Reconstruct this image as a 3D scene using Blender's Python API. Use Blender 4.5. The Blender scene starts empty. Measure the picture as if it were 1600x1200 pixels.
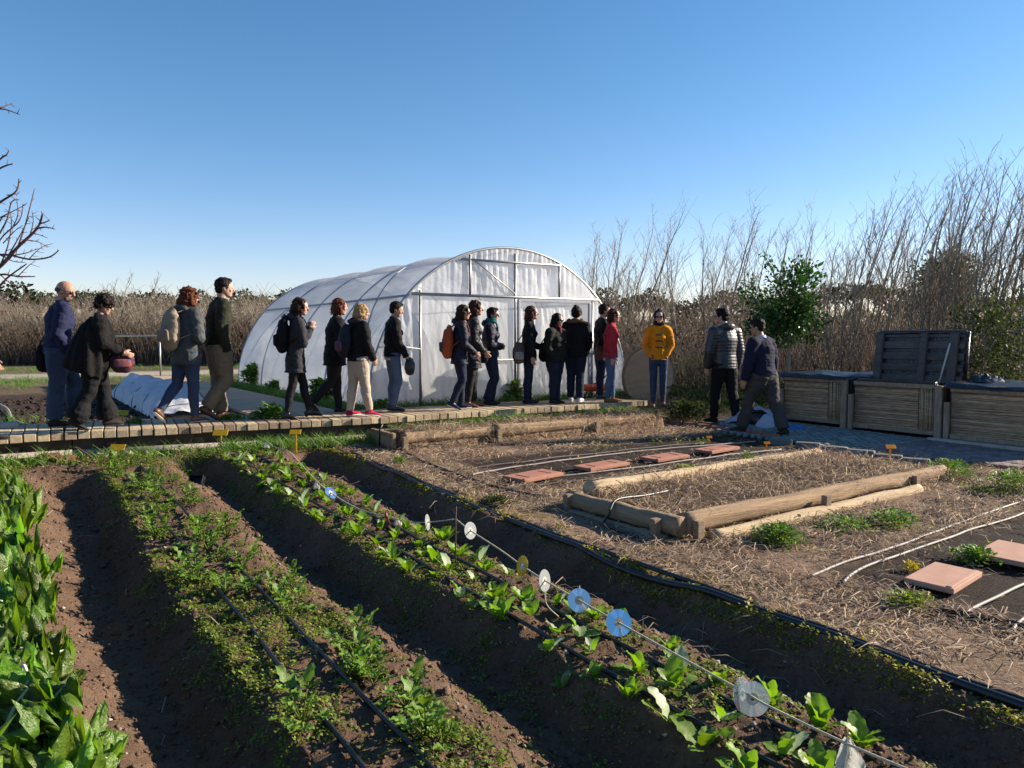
import bpy, bmesh, math, random
import numpy as np
from mathutils import Vector, Matrix, noise as mnoise
random.seed(7)
RNG = np.random.default_rng(11)
SC = bpy.context.scene
COL = SC.collection
R = math.radians
UP = Vector((0, 0, 1))

# ------------------------------------------------------------------ camera
F, YH, CZ = 1200.0, 528.0, 1.5
TH = math.atan((600 - YH) / F)
FWD = Vector((.55, .835, 0)).normalized()
RGT = Vector((FWD.y, -FWD.x, 0))


def ray(px, py):
    x, y = (px - 800) / F, (600 - py) / F
    return RGT * x + FWD * (math.cos(TH) + y * math.sin(TH)) + UP * (-math.sin(TH) + y * math.cos(TH))


def tilt(b):
    return max(0., min(.12, .014 * (b - 2)))


def P(px, py, z=0.0):
    """point seen at a pixel of the photograph on the level z"""
    d = ray(px, py)
    t = (z - CZ) / d.z
    return Vector((0, 0, CZ)) + d * t


def G(px, py, dz=0.0):
    z = .03
    for _ in range(6):
        p = P(px, py, z + dz)
        z = tilt(p.y)
    return p


def D(px, py, depth):
    """point seen at a pixel at a forward distance"""
    d = ray(px, py)
    t = depth / d.dot(FWD)
    return Vector((0, 0, CZ)) + d * t


cam = bpy.data.cameras.new('camera')
camo = bpy.data.objects.new('camera', cam)
COL.objects.link(camo)
camo.location = (0, 0, CZ)
camo.rotation_euler = (math.pi / 2 - TH, 0, -math.atan2(FWD.x, FWD.y))
cam.sensor_fit = 'HORIZONTAL'
cam.sensor_width = 36
cam.lens = 36 * F / 1600
cam.clip_end = 5000
cam.clip_start = .05
SC.camera = camo

# ------------------------------------------------------------------ light
SUN_EL, SUN_DIR = R(22.5), Vector((1, -.30, 0)).normalized()
S = SUN_DIR * math.cos(SUN_EL) + UP * math.sin(SUN_EL)
sl = bpy.data.lights.new('sun', 'SUN')
sl.energy = 5.0
sl.angle = R(.53)
sl.color = (1, .88, .72)
so = bpy.data.objects.new('sun', sl)
COL.objects.link(so)
so.rotation_euler = (-S).to_track_quat('-Z', 'Y').to_euler()
so.location = (20, 0, 20)
W = bpy.data.worlds.new('World')
SC.world = W
W.use_nodes = True
nt = W.node_tree
bg = nt.nodes['Background']
sky = nt.nodes.new('ShaderNodeTexSky')
sky.sky_type = 'NISHITA'
sky.sun_disc = False
sky.sun_elevation = SUN_EL
sky.sun_rotation = math.atan2(SUN_DIR.x, SUN_DIR.y)
sky.altitude = 0
sky.air_density = 1.0
sky.dust_density = .2
sky.ozone_density = 2.2
hs = nt.nodes.new('ShaderNodeHueSaturation')
hs.inputs['Saturation'].default_value = 1.26
hs.inputs['Hue'].default_value = .501
tcw = nt.nodes.new('ShaderNodeTexCoord')
spw = nt.nodes.new('ShaderNodeSeparateXYZ')
nt.links.new(tcw.outputs['Generated'], spw.inputs[0])
mrw = nt.nodes.new('ShaderNodeMapRange')          # low air is a touch less green
mrw.inputs['From Min'].default_value = .30
mrw.inputs['From Max'].default_value = .0
nt.links.new(spw.outputs['Z'], mrw.inputs[0])
mxw = nt.nodes.new('ShaderNodeMix')
mxw.data_type = 'RGBA'; mxw.blend_type = 'MULTIPLY'
mxw.inputs[7].default_value = (1.10, .93, 1.12, 1)
nt.links.new(mrw.outputs[0], mxw.inputs[0])
nt.links.new(sky.outputs[0], hs.inputs['Color'])
nt.links.new(hs.outputs[0], mxw.inputs[6])
nt.links.new(mxw.outputs[2], bg.inputs[0])
bg.inputs[1].default_value = .072
SC.view_settings.view_transform = 'Standard'
SC.view_settings.look = 'None'
SC.view_settings.exposure = 1.25
SC.view_settings.gamma = 1
SC.cycles.max_bounces = 6
SC.cycles.diffuse_bounces = 2
SC.cycles.glossy_bounces = 2
SC.cycles.transmission_bounces = 4
SC.cycles.transparent_max_bounces = 6
SC.cycles.caustics_reflective = False
SC.cycles.caustics_refractive = False


# ------------------------------------------------------------------ materials
class NT:
    def __init__(s, name):
        s.m = bpy.data.materials.new(name)
        s.m.use_nodes = True
        s.t = s.m.node_tree
        s.b = s.t.nodes['Principled BSDF']
        s.out = s.t.nodes['Material Output']

    def n(s, t, **k):
        x = s.t.nodes.new(t)
        for a, v in k.items():
            setattr(x, a, v)
        return x

    def l(s, a, b):
        s.t.links.new(a, b)

    def coord(s, scale=(1, 1, 1), kind='Object'):
        tc = s.n('ShaderNodeTexCoord')
        mp = s.n('ShaderNodeMapping')
        mp.inputs['Scale'].default_value = scale
        s.l(tc.outputs[kind], mp.inputs[0])
        return mp.outputs[0]

    def noise(s, vec, scale, detail=4, rough=.6):
        x = s.n('ShaderNodeTexNoise')
        x.inputs['Scale'].default_value = scale
        x.inputs['Detail'].default_value = detail
        x.inputs['Roughness'].default_value = rough
        if vec is not None:
            s.l(vec, x.inputs['Vector'])
        return x.outputs[0]

    def ramp(s, fac, stops):
        x = s.n('ShaderNodeValToRGB')
        e = x.color_ramp.elements
        while len(e) < len(stops):
            e.new(.5)
        for i, (p, c) in enumerate(stops):
            e[i].position = p
            e[i].color = (*c, 1)
        s.l(fac, x.inputs[0])
        return x.outputs[0]

    def mix(s, fac, a, b, mode='MIX'):
        x = s.n('ShaderNodeMix', data_type='RGBA', blend_type=mode)
        if isinstance(fac, (int, float)):
            x.inputs[0].default_value = fac
        else:
            s.l(fac, x.inputs[0])
        for i, v in ((6, a), (7, b)):
            if isinstance(v, tuple):
                x.inputs[i].default_value = (*v, 1)
            else:
                s.l(v, x.inputs[i])
        return x.outputs[2]

    def bump(s, h, strength, dist=.01, nrm=None):
        x = s.n('ShaderNodeBump')
        x.inputs['Strength'].default_value = strength
        x.inputs['Distance'].default_value = dist
        s.l(h, x.inputs['Height'])
        if nrm is not None:
            s.l(nrm, x.inputs['Normal'])
        return x.outputs[0]

    def rand(s):
        return s.n('ShaderNodeNewGeometry').outputs['Random Per Island']


def hexc(h):
    """sRGB hex -> linear"""
    h = h.lstrip('#')
    o = []
    for i in (0, 2, 4):
        c = int(h[i:i + 2], 16) / 255
        o.append(c / 12.92 if c <= .04045 else ((c + .055) / 1.055) ** 2.4)
    return tuple(o)


def mul(c, k):
    return tuple(min(1, x * k) for x in c)


MATS = {}


def pmat(name, c1, c2=None, scale=8, rough=.8, bump=.3, bscale=None, spec=.3, stretch=(1, 1, 1), island=0., trans=0., bdist=.01, metal=0., detail=5, sheen=0.):
    """noise-mixed principled material; island = colour jitter per loose piece; trans = translucent share"""
    if name in MATS:
        return MATS[name]
    k = NT(name)
    c2 = c2 or mul(c1, .7)
    v = k.coord(stretch)
    f = k.noise(v, scale, detail)
    col = k.ramp(f, [(.32, c2), (.68, c1)])
    if island:
        h = k.n('ShaderNodeHueSaturation')
        mr = k.n('ShaderNodeMapRange')
        mr.inputs['To Min'].default_value = 1 - island
        mr.inputs['To Max'].default_value = 1 + island
        rd = k.rand()
        k.l(rd, mr.inputs[0])
        k.l(mr.outputs[0], h.inputs['Value'])
        m2 = k.n('ShaderNodeMapRange')
        m2.inputs['To Min'].default_value = .5 - .04 * island
        m2.inputs['To Max'].default_value = .5 + .04 * island
        k.l(rd, m2.inputs[0])
        k.l(m2.outputs[0], h.inputs['Hue'])
        k.l(col, h.inputs['Color'])
        col = h.outputs[0]
    k.l(col, k.b.inputs['Base Color'])
    k.b.inputs['Roughness'].default_value = rough
    k.b.inputs['Specular IOR Level'].default_value = spec
    k.b.inputs['Metallic'].default_value = metal
    if sheen:
        k.b.inputs['Sheen Weight'].default_value = sheen
    nb = None
    if bump:
        nb = k.bump(k.noise(v, bscale or scale * 4, 5), bump, bdist)
        k.l(nb, k.b.inputs['Normal'])
    if trans:
        t = k.n('ShaderNodeBsdfTranslucent')
        tc = k.mix(.55, col, (.55, .62, .05), 'MULTIPLY') if False else col
        h2 = k.n('ShaderNodeHueSaturation')
        h2.inputs['Value'].default_value = 1.6
        h2.inputs['Saturation'].default_value = 1.1
        k.l(tc, h2.inputs['Color'])
        k.l(h2.outputs[0], t.inputs[0])
        mx = k.n('ShaderNodeMixShader')
        mx.inputs[0].default_value = trans
        k.l(k.b.outputs[0], mx.inputs[1])
        k.l(t.outputs[0], mx.inputs[2])
        k.l(mx.outputs[0], k.out.inputs[0])
    MATS[name] = k.m
    return k.m


# ------------------------------------------------------------------ objects
def tag(o, label=None, cat=None, group=None, kind=None):
    if label: o['label'] = label
    if cat: o['category'] = cat
    if group: o['group'] = group
    if kind: o['kind'] = kind
    return o


def empty(name, loc, rz=0.):
    o = bpy.data.objects.new(name, None)
    COL.objects.link(o)
    o.location = loc
    o.rotation_euler = (0, 0, rz)
    o.empty_display_size = .1
    return o


def children(o):
    return [c for c in bpy.data.objects if c.parent == o]


def copy_tree(o, parent=None, kids=None):
    c = o.copy()
    COL.objects.link(c)
    c.parent = parent
    for ch in children(o):
        copy_tree(ch, c)
    return c


class MB:
    """collects geometry, built as one mesh object"""

    def __init__(s):
        s.v, s.f = [], []

    def add(s, v, f):
        o = len(s.v)
        s.v.extend(Vector(x) for x in v)
        s.f.extend(tuple(i + o for i in q) for q in f)

    def box(s, c, size, ax=None, bev=0.):
        c = Vector(c)
        X, Y, Z = ax or (Vector((1, 0, 0)), Vector((0, 1, 0)), Vector((0, 0, 1)))
        hx, hy, hz = size[0] / 2, size[1] / 2, size[2] / 2
        if bev <= 0:
            v = [c + X * (hx * i) + Y * (hy * j) + Z * (hz * k) for k in (-1, 1) for j in (-1, 1) for i in (-1, 1)]
            s.add(v, [(0, 2, 3, 1), (4, 5, 7, 6), (0, 1, 5, 4), (2, 6, 7, 3), (0, 4, 6, 2), (1, 3, 7, 5)])
            return
        bm = bmesh.new()
        bmesh.ops.create_cube(bm, size=1)
        for w in bm.verts:
            w.co = Vector((w.co.x * size[0], w.co.y * size[1], w.co.z * size[2]))
        bmesh.ops.bevel(bm, geom=bm.edges[:], offset=min(bev, min(size) * .45), segments=2, affect='EDGES', profile=.6)
        bm.verts.index_update()
        s.add([c + X * w.co.x + Y * w.co.y + Z * w.co.z for w in bm.verts], [tuple(q.index for q in fc.verts) for fc in bm.faces])
        bm.free()

    def tube(s, pts, rad, n=6, cap='flat', side=None, ratio=1.0):
        """pts: points; rad: number or list; side: axis along which the section is scaled by 1 and across by ratio"""
        pts = [Vector(p) for p in pts]
        if isinstance(rad, (int, float)):
            rad = [rad] * len(pts)
        rad = list(rad)
        rt = list(ratio) if isinstance(ratio, (list, tuple)) else [ratio] * len(pts)
        if cap == 'round':
            t0 = (pts[0] - pts[1]).normalized()
            t1 = (pts[-1] - pts[-2]).normalized()
            m0, m1 = rad[0] * min(1, rt[0]), rad[-1] * min(1, rt[-1])
            pp, rr, qq = [], [], []
            for a in (.98, .8, .45):
                pp.append(pts[0] + t0 * (m0 * a)); rr.append(rad[0] * math.sqrt(1 - a * a)); qq.append(rt[0])
            pp += pts; rr += rad; qq += rt
            for a in (.45, .8, .98):
                pp.append(pts[-1] + t1 * (m1 * a)); rr.append(rad[-1] * math.sqrt(1 - a * a)); qq.append(rt[-1])
            pts, rad, rt = pp, rr, qq
        m = len(pts)
        o = len(s.v)
        u = None
        for i in range(m):
            t = (pts[min(i + 1, m - 1)] - pts[max(i - 1, 0)])
            if t.length < 1e-9: t = Vector((0, 0, 1))
            t.normalize()
            if side is not None:
                u = Vector(side) - t * t.dot(Vector(side))
                if u.length < 1e-4: u = t.orthogonal()
            elif u is None:
                u = t.orthogonal()
            else:
                u = u - t * t.dot(u)
                if u.length < 1e-6: u = t.orthogonal()
            u.normalize()
            w = t.cross(u)
            for k in range(n):
                a = 2 * math.pi * k / n
                s.v.append(pts[i] + u * (math.cos(a) * rad[i]) + w * (math.sin(a) * rad[i] * rt[i]))
        for i in range(m - 1):
            for k in range(n):
                k2 = (k + 1) % n
                s.f.append((o + i * n + k, o + i * n + k2, o + (i + 1) * n + k2, o + (i + 1) * n + k))
        s.f.append(tuple(o + k for k in reversed(range(n))))
        s.f.append(tuple(o + (m - 1) * n + k for k in range(n)))

    def ell(s, c, rx, ax=None, nu=12, nv=8):
        c = Vector(c)
        X, Y, Z = ax or (Vector((1, 0, 0)), Vector((0, 1, 0)), Vector((0, 0, 1)))
        v = [c - Z * rx[2]]
        for j in range(1, nv):
            p = -math.pi / 2 + math.pi * j / nv
            for i in range(nu):
                a = 2 * math.pi * i / nu
                v.append(c + X * (rx[0] * math.cos(p) * math.cos(a)) + Y * (rx[1] * math.cos(p) * math.sin(a)) + Z * (rx[2] * math.sin(p)))
        v.append(c + Z * rx[2])
        f = []
        for i in range(nu):
            f.append((0, 1 + (i + 1) % nu, 1 + i))
            f.append((len(v) - 1, len(v) - 1 - nu + i, len(v) - 1 - nu + (i + 1) % nu))
        for j in range(nv - 2):
            for i in range(nu):
                a, b = 1 + j * nu + i, 1 + j * nu + (i + 1) % nu
                f.append((a, b, b + nu, a + nu))
        s.add(v, f)

    def build(s, name, mat, parent=None, smooth=False, origin=None):
        me = bpy.data.meshes.new(name)
        o = bpy.data.objects.new(name, me)
        off = Vector((0, 0, 0))
        if parent is not None:
            off = world_loc(parent)
        elif origin is not None:
            off = Vector(origin)
        me.from_pydata([tuple(v - off) for v in s.v], [], s.f)
        me.materials.append(mat)
        if smooth:
            me.polygons.foreach_set('use_smooth', [True] * len(me.polygons))
        me.update()
        COL.objects.link(o)
        if parent is not None:
            o.parent = parent
        elif origin is not None:
            o.location = off
        return o


def world_loc(o):
    p = Vector((0, 0, 0))
    while o is not None:
        p = p + o.location
        o = o.parent
    return p


def np_mesh(name, verts, faces, mat, parent=None, smooth=False, origin=None):
    """verts (n,3) array, faces (m,k) array"""
    off = np.array(world_loc(parent)) if parent is not None else (np.array(origin) if origin is not None else np.zeros(3))
    me = bpy.data.meshes.new(name)
    verts = np.asarray(verts, dtype=np.float64) - off
    faces = np.asarray(faces, dtype=np.int32)
    k = faces.shape[1]
    me.vertices.add(len(verts))
    me.vertices.foreach_set('co', verts.ravel())
    me.loops.add(faces.size)
    me.loops.foreach_set('vertex_index', faces.ravel())
    me.polygons.add(len(faces))
    me.polygons.foreach_set('loop_start', np.arange(0, faces.size, k, dtype=np.int32))
    me.polygons.foreach_set('loop_total', np.full(len(faces), k, dtype=np.int32))
    me.update(calc_edges=True)
    me.validate()
    me.materials.append(mat)
    if smooth:
        me.polygons.foreach_set('use_smooth', np.ones(len(me.polygons), dtype=bool))
    o = bpy.data.objects.new(name, me)
    COL.objects.link(o)
    if parent is not None:
        o.parent = parent
    elif origin is not None:
        o.location = origin
    return o


def nrm(a):
    return a / np.maximum(np.linalg.norm(a, axis=1, keepdims=True), 1e-9)


def leaves_np(p, d, up, L, Wd, fold=.25, droop=.2):
    """batch of small folded leaves; p base, d direction, up rough normal -> verts, tri faces"""
    d = nrm(d)
    sd = nrm(np.cross(d, up))
    nn = np.cross(sd, d)
    L = L[:, None]; Wd = Wd[:, None]
    mid = p + d * L * .5 + nn * (L * .04)
    l = p + d * L * .5 + sd * Wd * .5 + nn * (Wd * fold)
    r = p + d * L * .5 - sd * Wd * .5 + nn * (Wd * fold)
    tip = p + d * L - nn * (L * droop)
    n = len(p)
    v = np.stack([p, l, mid, r, tip], 1).reshape(-1, 3)
    b = (np.arange(n) * 5)[:, None]
    f = np.concatenate([b + np.array([0, 2, 1]), b + np.array([0, 3, 2]), b + np.array([1, 2, 4]), b + np.array([2, 3, 4])], 0)
    return v, f


def blades_np(p, d, up, L, Wd, bend=.2):
    """batch of thin bent strips (straw, grass): two quads each"""
    d = nrm(d)
    sd = nrm(np.cross(d, up))
    nn = np.cross(sd, d)
    L = L[:, None]; w = sd * Wd[:, None] * .5
    m = p + d * L * .55 + nn * (L * bend * .25)
    t = p + d * L - nn * (L * bend * .6)
    v = np.stack([p - w, p + w, m + w, m - w, t + w * .4, t - w * .4], 1).reshape(-1, 3)
    b = (np.arange(len(p)) * 6)[:, None]
    f = np.concatenate([b + np.array([0, 1, 2, 3]), b + np.array([3, 2, 4, 5])], 0)
    return v, f


_T = np.random.default_rng(3).random((256, 256))


def vn(x, y, sd=0):
    x = x + sd * 17.31; y = y + sd * 9.77
    xi = np.floor(x).astype(int); yi = np.floor(y).astype(int)
    fx = x - xi; fy = y - yi
    fx = fx * fx * (3 - 2 * fx); fy = fy * fy * (3 - 2 * fy)
    g = lambda i, j: _T[i % 256, j % 256]
    return (g(xi, yi) * (1 - fx) + g(xi + 1, yi) * fx) * (1 - fy) + (g(xi, yi + 1) * (1 - fx) + g(xi + 1, yi + 1) * fx) * fy


def fbm(x, y, f, o=4, sd=0):
    r, a, t = 0, 1., 0
    for i in range(o):
        r = r + a * vn(x * f, y * f, sd + i); t += a; a *= .5; f *= 2.1
    return r / t - .5


def sstep(a, b, x):
    t = np.clip((x - a) / (b - a), 0, 1)
    return t * t * (3 - 2 * t)


# ------------------------------------------------------------------ ground
DECK = .42
BW = [(-7., 10.45), (.6, 10.09), (2.6, 9.85), (4.0, 9.67), (9.15, 9.72)]
BWX = np.array([p[0] for p in BW] + [12., 40.]); BWY = np.array([p[1] for p in BW] + [11.4, 30.])
PX = [-3, -.55, .05, .42, .58, .80, 1.42, 1.76, 1.88, 2.06, 2.62, 2.95, 3.05, 3.26, 3.5, 60]
PZ = [.0, .03, .03, -.2, -.2, .0, .0, -.21, -.21, .0, .0, -.17, -.17, .02, .0, .0]


def height(a, b, fine=True):
    a = np.asarray(a, float); b = np.asarray(b, float)
    wob = .05 * np.sin(b * 1.3 + 1) + .10 * fbm(a, b, 1.2, 2, 5)
    z = np.interp(a + wob * (a < 3.4), PX, PZ)
    endf = sstep(9.55, 9.1, b + .25 * np.sin(a * 3))
    z = z * endf
    z = z + np.clip(.014 * (b - 2), 0, .12)
    line = np.interp(a, BWX, BWY)
    up = sstep(.25, 1.0, b - line)
    z = z + up * .24
    rc = lambda a0, a1, b0, b1: ((a > a0) & (a < a1) & (b > b0) & (b < b1)) * 1.
    z = z + .065 * rc(4.12, 8.1, 4.05, 5.12 + .11 * (a - 4.1)) * (1 + .8 * fbm(a, b, 2.2, 3, 4)) + .13 * rc(4.25, 8.6, 8.72, 9.42) * (1 + .6 * fbm(a, b, 2.2, 3, 4))
    # straw bank where the walk ends
    z = z + .16 * np.exp(-(((a - 10.2) / .8) ** 2 + ((b - 10.3) / .55) ** 2))
    if fine:
        gd = ((a < 3.5) & (b < 10.2)) * 1.
        z = z + fbm(a, b, 5, 4, 1) * (.05 * gd + .03)
        z = z + gd * .06 * np.maximum(0, fbm(a, b, 15, 3, 2))
        z = z + gd * .035 * np.abs(fbm(a, b, 28, 2, 3))
    return z


def hz(x, y):
    return float(height(np.array([x]), np.array([y]))[0])


def axis_pts(segs):
    o = []
    for a, b, st in segs:
        o.append(np.arange(a, b - 1e-6, st))
    o.append([segs[-1][1]])
    return np.concatenate(o)


gx = axis_pts([(-900, -100, 100), (-100, -20, 8), (-20, -5, .6), (-5, -1, .1), (-1, 3.6, .022), (3.6, 11, .045), (11, 20, .25), (20, 60, 2), (60, 200, 20), (200, 1200, 100)])
gy = axis_pts([(-300, -20, 40), (-20, -2, 2), (-2, 1.2, .2), (1.2, 6, .026), (6, 11, .045), (11, 20, .2), (20, 60, 2), (60, 200, 20), (200, 1500, 100)])
XX, YY = np.meshgrid(gx, gy)
ZZ = height(XX, YY)
nx, ny = len(gx), len(gy)
V = np.stack([XX.ravel(), YY.ravel(), ZZ.ravel()], 1)
ii = np.arange((ny - 1) * nx).reshape(ny - 1, nx)[:, :-1].ravel()
FQ = np.stack([ii, ii + 1, ii + nx + 1, ii + nx], 1)

k = NT('garden_soil')
v = k.coord()
at = k.n('ShaderNodeAttribute', attribute_name='zone')
sep = k.n('ShaderNodeSeparateColor')
k.l(at.outputs['Color'], sep.inputs[0])
n1 = k.noise(v, 2.2, 6)
n2 = k.noise(v, 38, 6, .7)
n3 = k.noise(v, 160, 3)
soil = k.ramp(n1, [(.3, (.105, .067, .045)), (.7, (.185, .12, .08))])
soil = k.mix(.75, soil, k.ramp(n2, [(.3, (.5, .5, .5)), (.75, (1.25, 1.2, 1.15))]), 'MULTIPLY')
straw = k.ramp(n2, [(.25, (.055, .036, .026)), (.5, (.20, .135, .09)), (.8, (.38, .27, .18))])
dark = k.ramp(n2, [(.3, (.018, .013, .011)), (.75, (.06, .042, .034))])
gravel = k.ramp(n2, [(.3, (.28, .24, .18)), (.7, (.46, .40, .31))])
c = k.mix(sep.outputs[0], soil, straw)
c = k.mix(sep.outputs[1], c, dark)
c = k.mix(sep.outputs[2], c, gravel)
far = k.ramp(k.noise(v, .35, 5), [(.35, (.07, .06, .03)), (.65, (.15, .12, .07))])
c = k.mix(at.outputs['Alpha'], far, c)
k.l(c, k.b.inputs['Base Color'])
k.b.inputs['Roughness'].default_value = .95
k.b.inputs['Specular IOR Level'].default_value = .12
b1 = k.bump(k.noise(v, 55, 6, .7), .9, .018)
b2 = k.bump(n3, .55, .006, b1)
k.l(b2, k.b.inputs['Normal'])
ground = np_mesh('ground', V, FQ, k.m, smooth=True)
tag(ground, kind='structure')
a, b = V[:, 0], V[:, 1]
nz = fbm(a, b, 2.5, 3, 8) * .5
line = np.interp(a, BWX, BWY)
zs = sstep(3.2, 3.45, a + .3 * nz) * sstep(14.2, 13.2, a) * (b < line)
zd = np.zeros_like(a)


def rect(a0, a1, b0, b1, e=.15):
    w = nz * .4
    return sstep(a0 - e, a0 + e, a + w) * sstep(a1 + e, a1 - e, a + w) * sstep(b0 - e, b0 + e, b + w) * sstep(b1 + e, b1 - e, b + w)


zd = np.maximum(zd, rect(4.25, 9.0, 6.0, 7.75))
zd = np.maximum(zd, rect(4.35, 9, .2, 3.0))
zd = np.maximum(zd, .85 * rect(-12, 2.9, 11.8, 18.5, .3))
zg = sstep(24.5, 25, b) * sstep(29.5, 29, b) * (a < 12)
al = sstep(22, 17, b + 3 * nz) * sstep(-12, -7, a) + 0
al = np.clip(np.maximum(al, zg), 0, 1)
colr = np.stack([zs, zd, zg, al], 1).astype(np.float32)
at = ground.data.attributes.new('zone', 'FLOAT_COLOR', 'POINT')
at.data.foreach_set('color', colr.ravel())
# ------------------------------------------------------------------ shared materials
M_WOOD = pmat('weathered_wood', (.30, .215, .135), (.17, .12, .078), 5, .8, .5, 30, .25, (1, 9, 9), .22)
M_DECK = pmat('deck_wood', (.50, .38, .245), (.30, .225, .145), 4, .8, .4, 30, .25, (9, 1, 9), .28)
M_LOG = pmat('round_log_wood', (.42, .285, .17), (.20, .135, .085), 2.6, .85, .9, 14, .15, (.5, 9, 9), .12, bdist=.016)
M_LOGC = pmat('cross_log_wood', (.38, .265, .165), (.19, .13, .085), 2.6, .85, .9, 14, .15, (9, .5, 9), .12, bdist=.016)
M_PALE = pmat('pale_cut_wood', (.58, .44, .28), (.36, .26, .16), 2.6, .85, .8, 14, .15, (.5, 9, 9), .1, bdist=.014)
M_DARKWOOD = pmat('dark_beam_wood', (.10, .075, .055), (.05, .038, .03), 4, .85, .4, 25, .2)
M_GREYWOOD = pmat('grey_pallet_wood', (.27, .235, .20), (.15, .125, .105), 5, .85, .4, 25, .2, (5, 1, 5), .2)
M_BLACK = pmat('black_plastic_pipe', (.012, .012, .014), (.008, .008, .009), 8, .42, .1, 40, .5)
M_TARP = pmat('black_plastic_sheet', (.016, .017, .02), (.01, .01, .012), 3, .3, .9, 9, .55, bdist=.03)
M_METAL = pmat('galvanised_metal', (.42, .42, .42), (.30, .30, .30), 12, .45, .1, 40, .5, metal=.7)
M_YELLOW = pmat('yellow_marker_plastic', (.80, .47, .012), (.70, .38, .01), 9, .5, .1, 40, .4, trans=.15)
M_YGREEN = pmat('green_yellow_marker_plastic', (.52, .50, .02), (.45, .42, .02), 9, .5, .1, 40, .4, trans=.15)
M_ORANGE = pmat('orange_tag_plastic', (.85, .36, .015), (.75, .28, .01), 9, .5, .1, 40, .4, trans=.2)
M_TILE = pmat('terracotta_tile', (.37, .17, .115), (.29, .13, .09), 5, .8, .35, 60, .25, bdist=.003)
M_TILEP = pmat('pale_terracotta_tile', (.46, .275, .20), (.38, .215, .15), 5, .8, .35, 60, .25, bdist=.003)
M_HOSE = pmat('pale_drip_hose', (.34, .30, .27), (.22, .19, .17), 6, .6, .1, 40, .3)
M_HOSEB = pmat('brown_drip_hose', (.11, .085, .07), (.07, .055, .045), 6, .55, .1, 40, .35)
M_CONC = pmat('pale_concrete', (.44, .41, .36), (.30, .28, .245), 6, .9, .5, 40, .2)
M_BRICK = pmat('red_brick', (.30, .125, .085), (.19, .08, .055), 6, .9, .5, 40, .2, island=.25)
M_ROPE = pmat('pale_string', (.52, .47, .34), (.36, .32, .23), 60, .8, .3, 120, .2)

# ------------------------------------------------------------------ boardwalk along the beds
def bw_y(x): return float(np.interp(x, BWX, BWY))


bwk = empty('boardwalk', (1.0, 10.9, DECK))
tag(bwk, 'long low wooden boardwalk of cross planks carrying the line of visitors', 'boardwalk')
mb = MB()
x = -7.0
rr = random.Random(4)
while x < 9.15:
    w = .132
    y0, y1 = bw_y(x), bw_y(x + w)
    t = Vector((w, y1 - y0, 0)).normalized()
    nr = Vector((-t.y, t.x, 0))
    wd = 1.2 if x < 7.5 else 1.0
    c = Vector((x + w / 2, (y0 + y1) / 2, DECK - .0425 + rr.uniform(-.004, .004))) + nr * (wd / 2 + rr.uniform(-.012, .012))
    mb.box(c, (w - .014, wd, .085), (t, nr, UP), .006)
    x += w
mb.build('deck', M_DECK, bwk)
mb = MB(); mb2 = MB()
for off, zz, hh, q in ((.16, .26, .14, mb), (1.02, .26, .14, mb)):
    for i in range(len(BW) - 1):
        p0, p1 = Vector((*BW[i], 0)), Vector((*BW[i + 1], 0))
        t = (p1 - p0).normalized(); nr = Vector((-t.y, t.x, 0))
        q.box((p0 + p1) / 2 + nr * off + UP * zz, ((p1 - p0).length, .06, hh), (t, nr, UP), .004)
mb.build('beam', M_DARKWOOD, bwk)
for i in range(len(BW) - 1):
    p0, p1 = Vector((*BW[i], 0)), Vector((*BW[i + 1], 0))
    t = (p1 - p0).normalized(); nr = Vector((-t.y, t.x, 0))
    mb2.tube([p0 + nr * .0 + UP * (hz(*p0.xy) + .05), p1 + nr * .0 + UP * (hz(*p1.xy) + .05)], .05, 8)
mb2.build('ground_log', M_GREYWOOD, bwk, True)
for x in np.arange(-6.6, 9.1, .95):
    y = bw_y(x) + .12
    mb = MB(); mb.box((x, y, .15), (.09, .09, .26))
    mb.build('post', M_DARKWOOD, bwk)

# side walkway to the gravel path, beside the greenhouse
sw = empty('wooden_walkway', (3.55, 14, .40))
tag(sw, 'wide brown side walkway running back beside the greenhouse to the gravel path', 'walkway')
mb = MB()
y = bw_y(3.5) + 1.2
while y < 24:
    mb.box((3.55, y + .07, .385), (1.25, .134, .04), None, .004)
    y += .14
mb.build('deck', pmat('brown_deck', (.50, .36, .25), (.34, .24, .165), 4, .85, .4, 30, .2, (1, 9, 9), .14), sw)
mb = MB()
for xx in (3.0, 4.1): mb.box((xx, 17.8, .27), (.07, 12.4, .19))
mb.build('beam', M_DARKWOOD, sw)

# ------------------------------------------------------------------ greenhouse
GA0, GA1, GB0, GB1, GZ = 4.72, 10.10, 11.28, 19.3, .34
GR, GH = (GA1 - GA0) / 2, 2.72
GC = (GA0 + GA1) / 2
gh = empty('polytunnel_greenhouse', (GC, (GB0 + GB1) / 2, GZ))
tag(gh, 'arched white plastic film greenhouse with metal hoops behind the visitors', 'greenhouse')


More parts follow.
